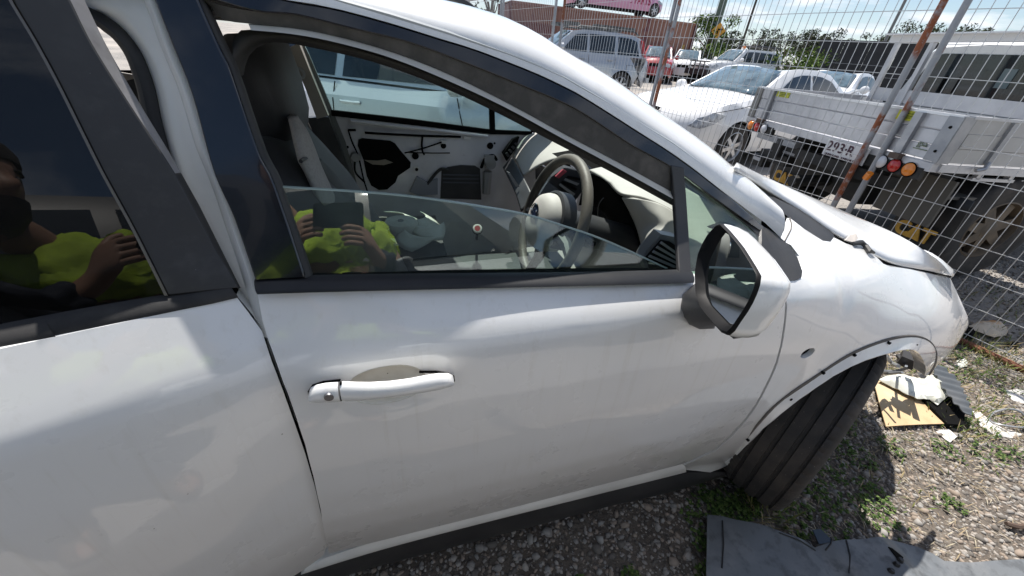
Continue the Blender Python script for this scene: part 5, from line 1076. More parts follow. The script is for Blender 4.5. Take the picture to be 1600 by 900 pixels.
# weeds, grass, straw
def leafmesh(name, items, m, label):
    vs = []; fs = []; mi = []
    for k, (p, d, up, l, w, bend) in enumerate(items):
        p = np.array(p); d = np.array(d)/np.linalg.norm(d); up = np.array(up); sd_ = np.cross(d, up); sd_ /= max(1e-6, np.linalg.norm(sd_)); n = len(vs)
        mid = p+d*l*.5+up*bend*.6; tip = p+d*l+up*bend*.2
        vs += [p, mid-sd_*w, mid+sd_*w, tip]; fs += [(n, n+1, n+2), (n+1, n+3, n+2)]; mi += [k % len(m)]*2
    me = bpy.data.meshes.new(name); me.from_pydata([tuple(v) for v in vs], [], fs)
    for x in m: me.materials.append(x)
    me.polygons.foreach_set('material_index', mi); me.update(); o = bpy.data.objects.new(name, me); COL.objects.link(o); setp(o, label, None, None, 'stuff'); return o
def leafmat(name, c, c2): return mat(name, c, .8, noise=(25, c2, .4, .7), spec=.15)
M_wl = [leafmat('weed leaf', (.055, .10, .022), (.09, .14, .035)), leafmat('weed leaf pale', (.10, .15, .045), (.14, .18, .06)), leafmat('weed leaf dark', (.03, .06, .018), (.05, .085, .025))]
items = []
spots = [(1.05+.02*i, .50+.03*math.sin(i*2.), .05) for i in range(8)]+[(x, y, r) for x, y, r in [(1.02, .56, .07), (.92, .40, .05), (.95, .48, .06), (.86, .34, .03), (.62, .40, .03), (.45, .42, .02), (.30, .36, .02), (1.45, .42, .10), (1.55, .52, .12), (1.40, .36, .08), (1.62, .45, .12), (1.78, .62, .14), (1.66, .34, .09), (1.74, .40, .07), (1.85, .56, .08), (1.60, .62, .10), (2.05, .55, .05), (2.3, .48, .06), (2.5, .42, .08), (2.62, .38, .06), (1.3, .40, .06), (2.0, .30, .05), (1.95, .68, .06), (2.65, .52, .07), (2.9, .45, .06), (3.0, .85, .1), (3.2, .72, .12), (3.3, .95, .1), (2.75, .66, .06)]]
for (x0, y0, r) in spots:
    for c in range(int(10+r*260)):
        a, q = RNG.uniform(0, 6.28), r*math.sqrt(RNG.random()); x, y = x0+q*math.cos(a), y0+q*math.sin(a); z = bumpz(x, y); h = RNG.uniform(.004, .03)
        for l in range(RNG.integers(3, 6)):
            b = RNG.uniform(0, 6.28); items.append(((x, y, z+h*RNG.uniform(.4, 1)), (math.cos(b), math.sin(b), RNG.uniform(-.1, .6)), (0, 0, 1), RNG.uniform(.008, .019), RNG.uniform(.003, .007), RNG.uniform(.001, .005)))
leafmesh('weeds', items, M_wl, 'low green weeds growing through the gravel')
M_gr = [leafmat('grass green', (.09, .14, .03), (.15, .19, .05)), leafmat('grass straw', (.36, .29, .16), (.27, .21, .11)), leafmat('grass olive', (.14, .15, .045), (.2, .2, .07))]
items = []
def tuft(x, y, n, l, r=.03):
    for _ in range(n):
        px, py = x+RNG.normal(0, r), y+RNG.normal(0, r); b = RNG.uniform(0, 6.28); items.append(((px, py, bumpz(px, py)), (math.cos(b)*.7, math.sin(b)*.7, RNG.uniform(.25, 1.3)), (0, 0, 1), l*RNG.uniform(.5, 1.3), RNG.uniform(.0012, .003), l*.1))
for x, y, n, l, r in [(1.19, .45, 30, .09, .02), (1.25, .43, 26, .10, .02), (1.30, .41, 14, .07, .03)]: tuft(x, y, n, l, r)
for _ in range(260): tuft(RNG.uniform(2.5, 4.2), RNG.uniform(.45, 1.35), 9, RNG.uniform(.03, .075), .035)
for _ in range(60): tuft(RNG.uniform(1.7, 2.7), RNG.uniform(.35, .9), 5, RNG.uniform(.02, .05), .03)
for _ in range(34): tuft(RNG.uniform(3.25, 3.6), RNG.uniform(.75, 1.5), 16, RNG.uniform(.06, .12), .05)
leafmesh('grass', items, M_gr, 'tufts of thin grass under the fence and round the wheel')
items = []
for _ in range(3600):
    x, y = RNG.uniform(1.3, 4.4), RNG.uniform(.15, 1.4)
    if x < 1.9 and RNG.random() < .6: continue
    b = RNG.uniform(0, 6.28); items.append(((x, y, bumpz(x, y)+.008), (math.cos(b), math.sin(b), RNG.uniform(-.05, .25)), (0, 0, 1), RNG.uniform(.02, .07), .0015, .006))
leafmesh('straw', items, [leafmat('dead straw', (.34, .27, .17), (.24, .18, .11)), leafmat('pale straw', (.45, .40, .30), (.35, .3, .2))], 'dead straw and twigs littering the gravel')
# ---------------------------------------------------------------- container with its sign car, walls, poles
M_cont = mat('rusty brown container paint', (.27, .135, .095), .6, noise=[(.5, (.22, .11, .085), .4, .7), (.33, (.15, .045, .05), .58, .62), (5, (.33, .19, .14), .6, .8)])
M_contd = mat('maroon container frame', (.14, .045, .045), .6)
cont = thing('shipping_container', 'long rusty brown corrugated shipping container with a pink car on top', 'container', (13.0, 26.3, .74))
def cbox(name, c, d, m): mb = MB(); mb.box(c, d); return lobj(mb, name, m, cont, smooth=False)
row = []; x = -6.0
while x < 6.0:
    for dx, o in ((0, 0), (.07, 0), (.11, .036), (.21, .036), (.25, 0)): row.append((x+dx, o))
    x += .28
mb = MB(); mb.grid([[(x, -1.24+o, .1), (x, -1.24+o, 1.0), (x, -1.24+o, 2.75)] for x, o in row]); lobj(mb, 'corrugated_side', M_cont, cont, smooth=False)
cbox('top_rail', (0, -1.235, 2.81), (12.2, .08, .12), M_cont); cbox('bottom_rail', (0, -1.235, .07), (12.2, .09, .14), M_contd)
for s in (-6.1, 6.13): cbox('corner_post', (s, -1.23, 1.42), (.16, .12, 2.84), M_contd); cbox('corner_post', (s, 1.2, 1.42), (.16, .12, 2.84), M_contd)
cbox('roof', (0, 0, 2.83), (12.2, 2.4, .05), M_cont); cbox('end_wall', (6.13, 0, 1.4), (.05, 2.4, 2.7), M_cont); cbox('end_wall', (-6.1, 0, 1.4), (.05, 2.4, 2.7), M_contd); cbox('back_wall', (0, 1.2, 1.4), (12.2, .05, 2.7), M_cont)
text('GE', .24, Matrix.Translation((5.1, -1.25, 2.05)) @ Matrix.Rotation(R(90), 4, 'X'), cont, mat('faded white print', (.45, .42, .42), .7), 'marking'); cbox('data_plate', (5.55, -1.245, 1.55), (.2, .01, .3), mat('faded yellow plate', (.42, .28, .08), .7))
low_c = thing('maroon_container', 'dark maroon container wall standing in front of the left end of the brown one', 'container', (7.0, 21.9, .5))
row = []; x = -3.0
while x < 1.4:
    for dx, o in ((0, 0), (.07, 0), (.11, .036), (.21, .036), (.25, 0)): row.append((x+dx, o))
    x += .28
mb = MB(); mb.grid([[(x, o, 0), (x, o, 1.0), (x, o, 2.02)] for x, o in row]); mb.box((-.8, 1.2, 1.0), (4.4, 2.3, 2.0)); lobj(mb, 'corrugated_side', M_contd, low_c, smooth=False); mb = MB(); mb.box((-.8, .0, 2.04), (4.5, .1, .06)); lobj(mb, 'top_rail', M_contd, low_c, smooth=False)
M_pole = mat('green painted pole', (.085, .12, .095), .6, noise=(6, (.12, .15, .12), .4, .7)); M_wood = mat('dark timber pole', (.05, .04, .035), .8); M_galvp = mat('grey lamp pole', (.20, .20, .195), .5)
def at_d(p, y): r = ray(*p); return CAMP+r*(y/r[1])
def pole(name, label, p, y, r, h, m, cat):
    q = at_d(p, y); t = thing(name, label, cat, (q[0], q[1], gz(q[0], q[1]))); mb = MB(); mb.tube([(0, 0, -.1), (0, 0, h)], [r, r*.8], 10); lobj(mb, 'shaft', m, t); return t, q
t, q = pole('green_pole', 'thick green pole rising behind the yellow diamond sign', (1125, 20), 27, .27, 11, M_pole, 'pole')
mb = MB(); mb.box((-.38, -.1, 2.9), (.12, .2, .5)); lobj(mb, 'meter_box', M_black, t, smooth=False)
pole('timber_pole', 'thin dark power pole above the far tree line', (1172, 30), 55, .17, 12, M_wood, 'pole')
t, q = pole('lamp_pole', 'slanting looking grey lamp pole behind the ute headboard', (1400, 30), 20, .085, 9, M_galvp, 'lamp post'); mb = MB(); mb.tube([(0, 0, 8.9), (.5, -.5, 9.3), (1.4, -1.4, 9.4)], .05, 8); mb.box((1.7, -1.7, 9.4), (.5, .25, .1)); lobj(mb, 'lamp_arm', M_galvp, t)
mb = MB(); mb.box((.12, -.1, 1.45), (.5, .3, .55)); lobj(mb, 'control_box', mat('grey box', (.35, .35, .34), .6), t, smooth=False)
q = at_d((1122.5, 48), 24); sg = thing('diamond_sign', 'yellow diamond warning sign with a black arrow', 'sign', (q[0], q[1], gz(q[0], q[1])), -.6)
zz = q[2]-gz(q[0], q[1]); mb = MB(); mb.poly([(0, 0, zz-.42), (.42, 0, zz), (0, 0, zz+.42), (-.42, 0, zz)], (0, .02, 0)); lobj(mb, 'sign_plate', mat('sign yellow', (.62, .30, .03), .5), sg, smooth=False)
mb = MB(); mb.box((-.03, -.006, zz-.06), (.07, .008, .26)); mb.box((.03, -.007, zz+.07), (.19, .008, .07)); mb.poly([(.10, -.010, zz+.17), (.24, -.010, zz+.07), (.10, -.010, zz-.03)], (0, .006, 0)); lobj(mb, 'arrow', M_black, sg, smooth=False)
mb = MB(); mb.tube([(0, .04, 0), (0, .04, zz+.2)], .03, 8); lobj(mb, 'sign_post', M_galvp, sg)
# black screened wall
wa_, wb_ = np.array([23.7, 20.0]), np.array([29.0, 7.5]); wl = thing('black_wall', 'tall black screened wall behind the ute and the lamp pole', 'wall', (wa_[0], wa_[1], .4), math.atan2(*(wb_-wa_)[::-1])); Lw = float(np.linalg.norm(wb_-wa_))
k = 0; x = 0
M_bw = mat('black wall sheet', (.016, .017, .02), .7, noise=(2, (.03, .03, .034), .4, .7))
while x < Lw:
    mb = MB(); mb.box((x+.6, .01*(k % 2), 1.36), (1.18, .05, 2.74)); lobj(mb, 'panel', M_bw, wl, smooth=False); x += 1.2; k += 1
mb = MB(); mb.box((Lw/2, -.02, 2.76), (Lw, .09, .05)); lobj(mb, 'capping', mat('dark capping', (.05, .05, .05), .6), wl, smooth=False)
mb = MB()
for z in (.7, 1.2, 1.7): mb.tube([(0, -.3, z), (Lw, -.3, z)], .012, 4)
lobj(mb, 'barrier_wire', M_galv, wl)
# ---------------------------------------------------------------- trees
def leaf_cloud(centres, nleaf, size, seed):
    r = np.random.default_rng(seed); v = []; f = []; mi = []
    for c, rad in centres:
        for _ in range(int(nleaf*rad*rad)):
            d = r.normal(0, 1, 3); d /= np.linalg.norm(d); p = np.array(c)+d*rad*np.array([1, 1, .72])*r.random()**.45
            a = r.normal(0, 1, 3); a /= np.linalg.norm(a); b = np.cross(a, r.normal(0, 1, 3)); b /= np.linalg.norm(b); s = size*r.uniform(.6, 1.4); n = len(v)
            v += [p-a*s, p+b*s*.45, p+a*s, p-b*s*.45]; f.append((n, n+1, n+2, n+3)); mi.append(int(r.integers(0, 3)))
    return v, f, mi
def make_tree(name, label, pos, h, spread, cols, seed, group=None, nclump=13, dens=60, lsize=.22, trunk=True, cat='tree', low=.45):
    t = thing(name, label, cat, pos, 0, group); r = random.Random(seed); cen = []; mb = MB()
    lean = (r.uniform(-.08, .08)*h, r.uniform(-.08, .08)*h)
    tp = [(0, 0, -.2), (lean[0]*.4, lean[1]*.4, h*.3), (lean[0], lean[1], h*.6)]; mb.tube(bez(tp, 4), [h*.028*(1-.07*i) for i in range(9)], 7)
    for k in range(nclump):
        a = r.uniform(0, 6.28); q = spread*math.sqrt(r.random())*.8; z = h*r.uniform(low, .93)*(1-.12*(q/spread)**2); c = (lean[0]+q*math.cos(a), lean[1]+q*math.sin(a), z)
        cen.append((c, spread*r.uniform(.22, .40))); b = h*r.uniform(.25, .55); mb.tube(bez([(lean[0]*b/h*1.6, lean[1]*b/h*1.6, b), (c[0]*.5, c[1]*.5, (b+z)/2), (c[0], c[1], z)], 3), [h*.014, h*.012, h*.010, h*.008, h*.006, h*.005, h*.003], 5)
    lobj(mb, 'trunk', mat('tree bark', (.14, .115, .095), .9), t)
    v, f, mi = leaf_cloud(cen, dens, lsize, seed); obj('crown', v, f, cols, t, smooth=False, world=False, mi=mi, fix=False); return t
GUM = [leafmat('gum leaf', (.045, .06, .032), (.07, .085, .05)), leafmat('gum leaf pale', (.085, .10, .06), (.11, .12, .08)), leafmat('gum leaf dark', (.025, .035, .02), (.04, .05, .03))]
LUSH = [leafmat('lush leaf', (.075, .13, .025), (.10, .165, .035)), leafmat('lush leaf bright', (.15, .21, .05), (.19, .25, .07)), leafmat('lush leaf dark', (.018, .04, .01), (.03, .06, .016))]
for k, (px, ptop, y, sp) in enumerate([(1194, 39, 60, 2.6), (1210, 45, 60, 2.2), (1236, 47, 62, 2.4), (1270, 42, 58, 3.4), (1296, 41, 58, 3.0), (1322, 56, 62, 3.4), (1380, 46, 56, 3.2), (1472, 28, 44, 4.2), (1536, 37, 44, 3.2), (1552, 47, 46, 2.4), (1512, 42, 46, 2.0)]):
    q = at_d((px, ptop), y); b = 1.0; lab = ['slender dark gum tree left of the tree line', 'second dark gum beside the slender one', 'small pale gum low in the tree line', 'wide gum behind the green bush', 'rounded gum right of the wide one', 'low gum over the black wall', 'small gum beside the lamp pole', 'big gum between the two rusty fence posts', 'gum right of the rusty fence posts', 'rightmost small gum over the ute cab', 'thin gum just right of the second rusty post'][k]
    make_tree('gum_tree', lab, (q[0], q[1], b), q[2]-b, sp, GUM, 20+k, 'gum trees along the skyline', 15, 105, .17, low=.5)
cen = []
r_ = random.Random(5)
for k in range(90):
    px = 1130+k*5.6; q = at_d((px, 0), 75); cen.append(((q[0]+r_.uniform(-3, 3), 75+r_.uniform(-4, 4), 1+r_.uniform(.6, 3.0)), r_.uniform(1.2, 2.0)))
v, f, mi = leaf_cloud(cen, 42, .30, 9); o = obj('treeline', v, f, GUM, None, smooth=False, mi=mi, fix=False); setp(o, 'far line of low trees along the horizon', None, None, 'stuff')
q = at_d((1104, 40), 25.0); make_tree('bushy_tree', 'bright green bushy tree at the right end of the shipping container', (q[0]+.7, q[1], .7), 3.6, 1.5, LUSH, 51, None, 26, 330, .10, low=.2)
q = at_d((1098, 80), 22.5); make_tree('dark_shrub', 'dark shrub below the bushy tree beside the container', (q[0]+1.0, q[1], .55), 1.9, 1.3, LUSH, 57, None, 18, 260, .10, low=.1, cat='shrub')
q = at_d((1240, 60), 17.5); make_tree('vine_bush', 'leafy green bush in front of the black wall', (q[0]+.3, q[1], .45), 2.15, 1.5, LUSH, 52, None, 26, 260, .08, low=.15, cat='bush')
q = at_d((1300, 85), 17.0); make_tree('vine_bush', 'lower straggling bush right of the leafy one', (q[0], q[1], .45), 1.35, 1.3, LUSH, 53, None, 16, 160, .08, low=.1, cat='bush')
q = at_d((1150, 70), 34); make_tree('grey_bush', 'grey green bush under the diamond sign', (q[0], q[1], .8), 3.2, 3.0, GUM, 54, None, 20, 120, .15, low=.1, cat='bush')
q = at_d((772, 14), 34); make_tree('gum_tree', 'pale gum at the top edge left of the container', (q[0], q[1], .8), 5.6, 2.0, GUM, 55, 'gum trees along the skyline', 12, 90, .16)
# ---------------------------------------------------------------- litter in the foreground
def sheet(name, label, cat, px, z, m, hfun=None, step=.02, thick=.004, kids=None, rnd=0.):
    O = [at_z(p, z)[:2] for p in px]; c = np.mean(O, 0); t = thing(name, label, cat, (c[0], c[1], 0))
    def s(x, y): return (x, y, z+(hfun(x, y) if hfun else 0)+rnd*mnoise.noise((x*9, y*9, 1.)))
    o = panel(name+'_sheet' if False else 'sheet', [tuple(p) for p in O], s, m, t, step=step, thick=thick, inward=(0, 0, -1)); return t, o
M_tray = mat('scuffed grey plastic', (.135, .145, .155), .42, noise=[(7, (.20, .205, .21), .5, .7), (22, (.09, .095, .10), .5, .65), (3, (.30, .25, .19), .64, .74)], bump=(25, .15, .004))
tpx = [(1106, 803), (1128, 804), (1153, 810), (1180, 815), (1202, 822), (1232, 835), (1258, 843), (1275, 853), (1312, 847), (1350, 845), (1388, 841), (1410, 845), (1438, 852), (1462, 862), (1480, 873), (1520, 877), (1560, 876), (1610, 874), (1700, 880), (1720, 960), (1600, 985), (1400, 990), (1200, 985), (1103, 960), (1102, 880)]
def hf(x, y): return .018*mnoise.noise((x*3.2, y*3.2, 4.))+.022*math.exp(-((x-1.50-.2*(y-.25))/.05)**2)-.018*math.exp(-((x-1.27)/.03)**2)+.010*math.sin(x*14+y*6)
t, o = sheet('undertray_panel', 'torn sheet of grey plastic undertray lying on the gravel at the bottom edge', 'plastic panel', tpx, .055, M_tray, hf, .022)
def onsheet(p): q = at_z(p, .055); return np.array([q[0], q[1], .055+hf(q[0], q[1])])
mb = MB(); mb.poly([onsheet(p)+np.array([0, 0, .003]) for p in [(1381, 860), (1388, 862), (1407, 874), (1402, 882), (1392, 877)]], (0, 0, -.004)); mb.build('cut_hole', M_black, t, smooth=False)
for p in ((1398, 882), (1393, 888), (1386, 897)): mb = MB(); mb.lathe([(0, .010), (.006, .010), (.009, .003), (.010, -.004)], onsheet(p), (0, 0, 1), 12); mb.build('rivet', M_plastic, t)
for a, b in (((1318, 848), (1326, 896)), ((1130, 812), (1126, 890)), ((1296, 846), (1290, 860)), ((1218, 832), (1276, 858))):
    mb = MB(); mb.tube([onsheet(a)+np.array([0, 0, .002]), onsheet(((a[0]+b[0])/2+2, (a[1]+b[1])/2))+np.array([0, 0, .003]), onsheet(b)+np.array([0, 0, .002])], .0022, 5); mb.build('crease', M_plastic, t)
bl, _ = sheet('plastic_offcut', 'small blue black plastic offcut sticking out beside the undertray', 'plastic scrap', [(1270, 828), (1282, 826), (1302, 846), (1280, 850)], .07, mat('blue black plastic', (.02, .035, .055), .4))
M_card = mat('weathered cardboard', (.52, .38, .22), .85, noise=[(12, (.42, .29, .16), .45, .7), (3, (.60, .48, .32), .5, .7)], bump=(60, .2, .003))
sheet('cardboard_sheet', 'flat piece of brown cardboard on the gravel ahead of the front wheel', 'cardboard', [(1362, 590), (1372, 628), (1385, 666), (1430, 664), (1479, 661), (1462, 640), (1440, 612), (1400, 596)], .022, M_card, lambda x, y: .006*math.sin(x*9)+.004*math.sin(y*17), .03)
# crumpled bag
M_bag = mat('milky plastic bag', (.72, .73, .66), .35, noise=(9, (.62, .62, .52), .45, .7), coat=.3)
def lump(name, label, cat, px, z, hgt, m, seed, part='film'):
    O = [at_z(p, z)[:2] for p in px]; c = np.mean(O, 0); t = thing(name, label, cat, (c[0], c[1], 0)); A = np.array(O)
    def s(x, y):
        d = min(segdist([(x, y)], A)[0], .12); return (x, y, z+hgt*math.sqrt(d/.12)*(.75+.6*mnoise.noise((x*14+seed, y*14, 3.)))+.012*abs(mnoise.noise((x*40, y*40, seed)))-.01)
    panel(part, [tuple(p) for p in O], s, m, t, step=.016, thick=.003, inward=(0, 0, -1), sharp=25); return t
lump('plastic_bag', 'crumpled milky white plastic bag lying over the cardboard', 'plastic bag', [(1373, 592), (1388, 585), (1412, 583), (1430, 590), (1455, 584), (1478, 589), (1487, 600), (1482, 618), (1467, 631), (1455, 622), (1435, 621), (1412, 611), (1390, 600)], .05, .06, M_bag, 1)
sheet('grille_insert', 'ribbed grey plastic grille piece on the ground at the nose of the white hatchback', 'plastic panel', [(1452, 566), (1478, 576), (1498, 594), (1510, 620), (1522, 652), (1500, 638), (1483, 618), (1470, 600)], .075, mat('slate plastic', (.07, .08, .09), .45, noise=(8, (.11, .115, .12), .4, .7)), lambda x, y: .007*math.sin((x*.8+y)*85), .009)
mb = MB(); c = at_z((1485, 640), .03); tb = thing('black_tray', 'black plastic tray under the ribbed grille piece', 'plastic tray', c); mb.poly([at_z(p, .03) for p in [(1432, 612), (1478, 616), (1508, 645), (1506, 664), (1480, 662)]], (0, 0, -.03)); mb.build('sheet', M_black, tb, smooth=False)
# broken lamp bits in the wheel arch
bc_ = at_z((1405, 572), .22); br = thing('broken_headlamp', 'broken lamp carrier and wiring hanging inside the front wheel arch', 'car part', bc_)
for pts, r, m in [([(1352, 566), (1370, 578), (1400, 580), (1420, 574)], .008, M_galv), ([(1358, 574), (1380, 583), (1410, 582)], .006, M_silver), ([(1384, 556), (1392, 566), (1404, 572)], .009, M_silver), ([(1404, 556), (1414, 566), (1430, 570), (1436, 580)], .012, M_plastic), ([(1424, 552), (1432, 570), (1442, 588)], .013, M_galv), ([(1372, 560), (1378, 568), (1372, 578)], .005, M_black), ([(1412, 552), (1406, 562), (1416, 572)], .006, M_chrome)]:
    mb = MB(); mb.tube(bez([at_z(p, .22+.05*math.sin(p[0])) for p in pts], 4), r, 6); mb.build('broken_strut', m, br)
mb = MB(); mb.box(at_z((1418, 562), .24), (.08, .06, .05), .5); mb.build('lamp_motor', M_plastic, br, smooth=False)
# scraps
def scrap(name, label, cat, px, z, m, seed, h=.03): return lump(name, label, cat, px, z, h, m, seed, 'crumple')
M_paper = mat('dirty white paper', (.62, .60, .57), .8, noise=(20, (.45, .42, .38), .5, .7))
cup = scrap('paper_bag', 'crushed orange stained paper takeaway bag beyond the nose of the white hatchback', 'litter', [(1515, 508), (1530, 501), (1550, 500), (1566, 508), (1578, 512), (1574, 522), (1556, 525), (1538, 520), (1524, 514)], .04, mat('orange stained paper', (.60, .50, .38), .7, noise=[(6, (.55, .23, .05), .5, .62)]), 4, .06)
scrap('black_rag', 'black rag bunched beside the crushed paper bag', 'litter', [(1506, 516), (1516, 508), (1526, 516), (1522, 528), (1510, 530)], .03, M_black, 6, .05)
scrap('rubber_block', 'small black rubber block on the gravel beyond the rusty rail', 'litter', [(1574, 532), (1592, 533), (1594, 541), (1577, 541)], .02, M_black, 7)
scrap('pink_wrapper', 'pink wrapper on the dirt beyond the fence', 'litter', [(1570, 487), (1586, 486), (1590, 493), (1574, 494)], .01, mat('pink wrapper', (.62, .32, .38), .5), 8, .015)
scrap('plastic_scrap', 'white plastic scrap beside the rusty rail', 'litter', [(1496, 562), (1510, 558), (1514, 570), (1500, 574)], .01, M_bag, 9, .02)
scrap('paper_scrap', 'long dirty paper strip on the gravel right of the grille piece', 'litter', [(1520, 640), (1534, 642), (1548, 656), (1570, 668), (1600, 676), (1590, 684), (1556, 678), (1534, 664)], .012, M_paper, 10, .02)
scrap('paper_scrap', 'dirty paper scrap at the right edge above the paper strip', 'litter', [(1572, 608), (1604, 606), (1604, 630), (1584, 624)], .012, M_paper, 11, .02)
scrap('paper_scrap', 'small dirty paper scrap right of the cardboard', 'litter', [(1464, 672), (1484, 668), (1498, 680), (1486, 690)], .010, M_paper, 12, .012)
rg = at_z((1578, 655), .02); rt = thing('bent_ring', 'thin bent metal ring half buried at the right edge', 'litter', rg)
mb = MB(); mb.tube([rg+np.array([.12*math.cos(a), .05*math.sin(a), .012*math.sin(a*2)]) for a in np.linspace(0, 2*math.pi, 26)], .005, 6, caps=False); mb.build('ring', M_silver, rt)
stick = thing('twig', 'dark twig on the gravel at the right edge', 'twig', at_z((1590, 822), .02)); mb = MB(); mb.tube([at_z(p, .02) for p in [(1572, 818), (1590, 823), (1612, 820)]], [.008, .010, .006], 6); mb.build('stem', mat('twig bark', (.09, .06, .045), .9), stick)
# ---------------------------------------------------------------- the person taking the photograph (seen in the windows)
M_skin = mat('skin', (.30, .17, .115), .55, noise=(30, (.35, .2, .14), .4, .7)); M_hair = mat('dark hair', (.02, .015, .012), .8, bump=(200, .5, .003))
M_hivis = mat('hi vis yellow cloth', (.42, .58, .045), .8, noise=(18, (.30, .42, .035), .4, .7), bump=(30, .3, .01)); M_navy = mat('navy work cloth', (.012, .016, .028), .85, noise=(20, (.02, .025, .04), .4, .7), bump=(30, .3, .01)); M_tape = mat('grey reflective tape', (.35, .36, .36), .4)
per = thing('person', 'person in a yellow and navy work shirt holding up a phone beside the white hatchback', 'person', (-.30, -.45, 0))
def skin(name, V, E_, rad, m, parent, root=0, sub=2):
    me = bpy.data.meshes.new(name); me.from_pydata([tuple(v) for v in V], E_, []); me.materials.append(m); o = bpy.data.objects.new(name, me); COL.objects.link(o)
    if parent is not None: adopt(o, parent)
    md = o.modifiers.new('skin', 'SKIN'); md.use_smooth_shade = True
    for i, r in enumerate(rad):
        sv = me.skin_vertices[0].data[i]; sv.radius = r if isinstance(r, tuple) else (r, r); sv.use_root = (i == root)
    s = o.modifiers.new('sub', 'SUBSURF'); s.levels = sub; s.render_levels = sub; return o
J = dict(pel=(-.28, -.44, .95), wai=(-.20, -.42, 1.13), che=(-.13, -.37, 1.35), nck=(-.25, -.30, 1.49), hed=(-.31, -.25, 1.53),
    shr=(.09, -.345, 1.42), elr=(.19, -.29, 1.16), wrr=(.035, -.085, 1.27), shl=(-.35, -.345, 1.42), ell=(-.48, -.18, 1.15), wrl=(-.215, -.075, 1.30),
    hpr=(-.19, -.46, .89), knr=(-.19, -.40, .45), anr=(-.18, -.47, .08), tor=(-.16, -.33, .03), hpl=(-.37, -.46, .89), knl=(-.41, -.40, .45), anl=(-.42, -.47, .08), tol=(-.44, -.33, .03))
names = list(J); V = [J[k] for k in names]; ix = {k: i for i, k in enumerate(names)}
E_ = [(ix[a], ix[b]) for a, b in [('pel', 'wai'), ('wai', 'che'), ('che', 'nck'), ('nck', 'hed'), ('che', 'shr'), ('shr', 'elr'), ('elr', 'wrr'), ('che', 'shl'), ('shl', 'ell'), ('ell', 'wrl'), ('pel', 'hpr'), ('hpr', 'knr'), ('knr', 'anr'), ('anr', 'tor'), ('pel', 'hpl'), ('hpl', 'knl'), ('knl', 'anl'), ('anl', 'tol')]]
rd = dict(pel=.09, wai=.08, che=.07, nck=.046, hed=.052, shr=.036, elr=.034, wrr=.026, shl=.036, ell=.036, wrl=.027, hpr=.085, knr=.056, anr=.042, tor=.04, hpl=.085, knl=.056, anl=.042, tol=.04)
rad = [rd[k] for k in names]
def hand(w, side):
    w0 = np.array(J[w]); k = len(V); pal = w0+np.array([side*-.028, .035, .05]); V.append(tuple(pal)); rad.append((.034, .018)); E_.append((ix[w], k))
    for i in range(4):
        b = pal+np.array([side*-.012, .012, .028-.017*i]); m_ = b+np.array([side*-.040, .016, .004]); e = m_+np.array([side*-.028+side*.006*abs(i-1), -.016, -.002]); n = len(V)
        V.extend([tuple(b), tuple(m_), tuple(e)]); rad.extend([.0095, .0088, .0078]); E_.extend([(k, n), (n, n+1), (n+1, n+2)])
    b = pal+np.array([side*.004, -.016, .026]); m_ = b+np.array([side*-.022, -.012, .026]); e = m_+np.array([side*-.026, .0, .008]); n = len(V); V.extend([tuple(b), tuple(m_), tuple(e)]); rad.extend([.011, .010, .009]); E_.extend([(k, n), (n, n+1), (n+1, n+2)])
hand('wrl', -1); hand('wrr', 1)
skin('body', V, E_, rad, M_skin, per)
fold = bpy.data.textures.new('folds', 'CLOUDS'); fold.noise_scale = .055; fold.noise_depth = 2
def cloth(name, ks, es, rs, m):
    o = skin(name, [J[k] if isinstance(k, str) else k for k in ks], es, rs, m, per, sub=3); d = o.modifiers.new('folds', 'DISPLACE'); d.texture = fold; d.strength = .06; d.mid_level = .5; return o
mid = lambda a, b, t: tuple(np.array(J[a])*(1-t)+np.array(J[b])*t)
cloth('shirt_lower', ['pel', 'wai', mid('wai', 'che', .82)], [(0, 1), (1, 2)], [.165, .16, .166], M_navy)
cloth('hi_vis_yoke', [mid('wai', 'che', .93), mid('che', 'nck', .22), mid('che', 'nck', .62), mid('che', 'shr', .85), mid('che', 'shl', .85), mid('shr', 'elr', .52), mid('shl', 'ell', .52), mid('nck', 'shr', .5), mid('nck', 'shl', .5)], [(0, 1), (1, 2), (1, 3), (1, 4), (3, 5), (4, 6), (2, 7), (2, 8)], [.160, .150, .095, .092, .092, .084, .084, .075, .075], M_hivis)
cloth('sleeve', [mid('shr', 'elr', .5), 'elr', mid('elr', 'wrr', .93)], [(0, 1), (1, 2)], [.072, .062, .046], M_navy); cloth('sleeve', [mid('shl', 'ell', .5), 'ell', mid('ell', 'wrl', .93)], [(0, 1), (1, 2)], [.072, .062, .046], M_navy)
for w in ('r', 'l'): a, b = mid('shr' if w == 'r' else 'shl', 'elr' if w == 'r' else 'ell', .50), mid('shr' if w == 'r' else 'shl', 'elr' if w == 'r' else 'ell', .66); skin('sleeve_band', [a, b], [(0, 1)], [.090, .084], M_tape, per)
skin('chest_band', [mid('wai', 'che', .58), mid('wai', 'che', .74)], [(0, 1)], [.178, .180], M_tape, per)
cloth('trousers', ['pel', 'hpr', 'knr', mid('knr', 'anr', .9), 'hpl', 'knl', mid('knl', 'anl', .9)], [(0, 1), (1, 2), (2, 3), (0, 4), (4, 5), (5, 6)], [.165, .105, .078, .068, .105, .078, .068], M_navy)
for s in ('r', 'l'): cloth('boot', ['an'+s, mid('an'+s, 'to'+s, .5), 'to'+s], [(0, 1), (1, 2)], [.056, .05, .046], mat('brown boot', (.10, .065, .04), .7))
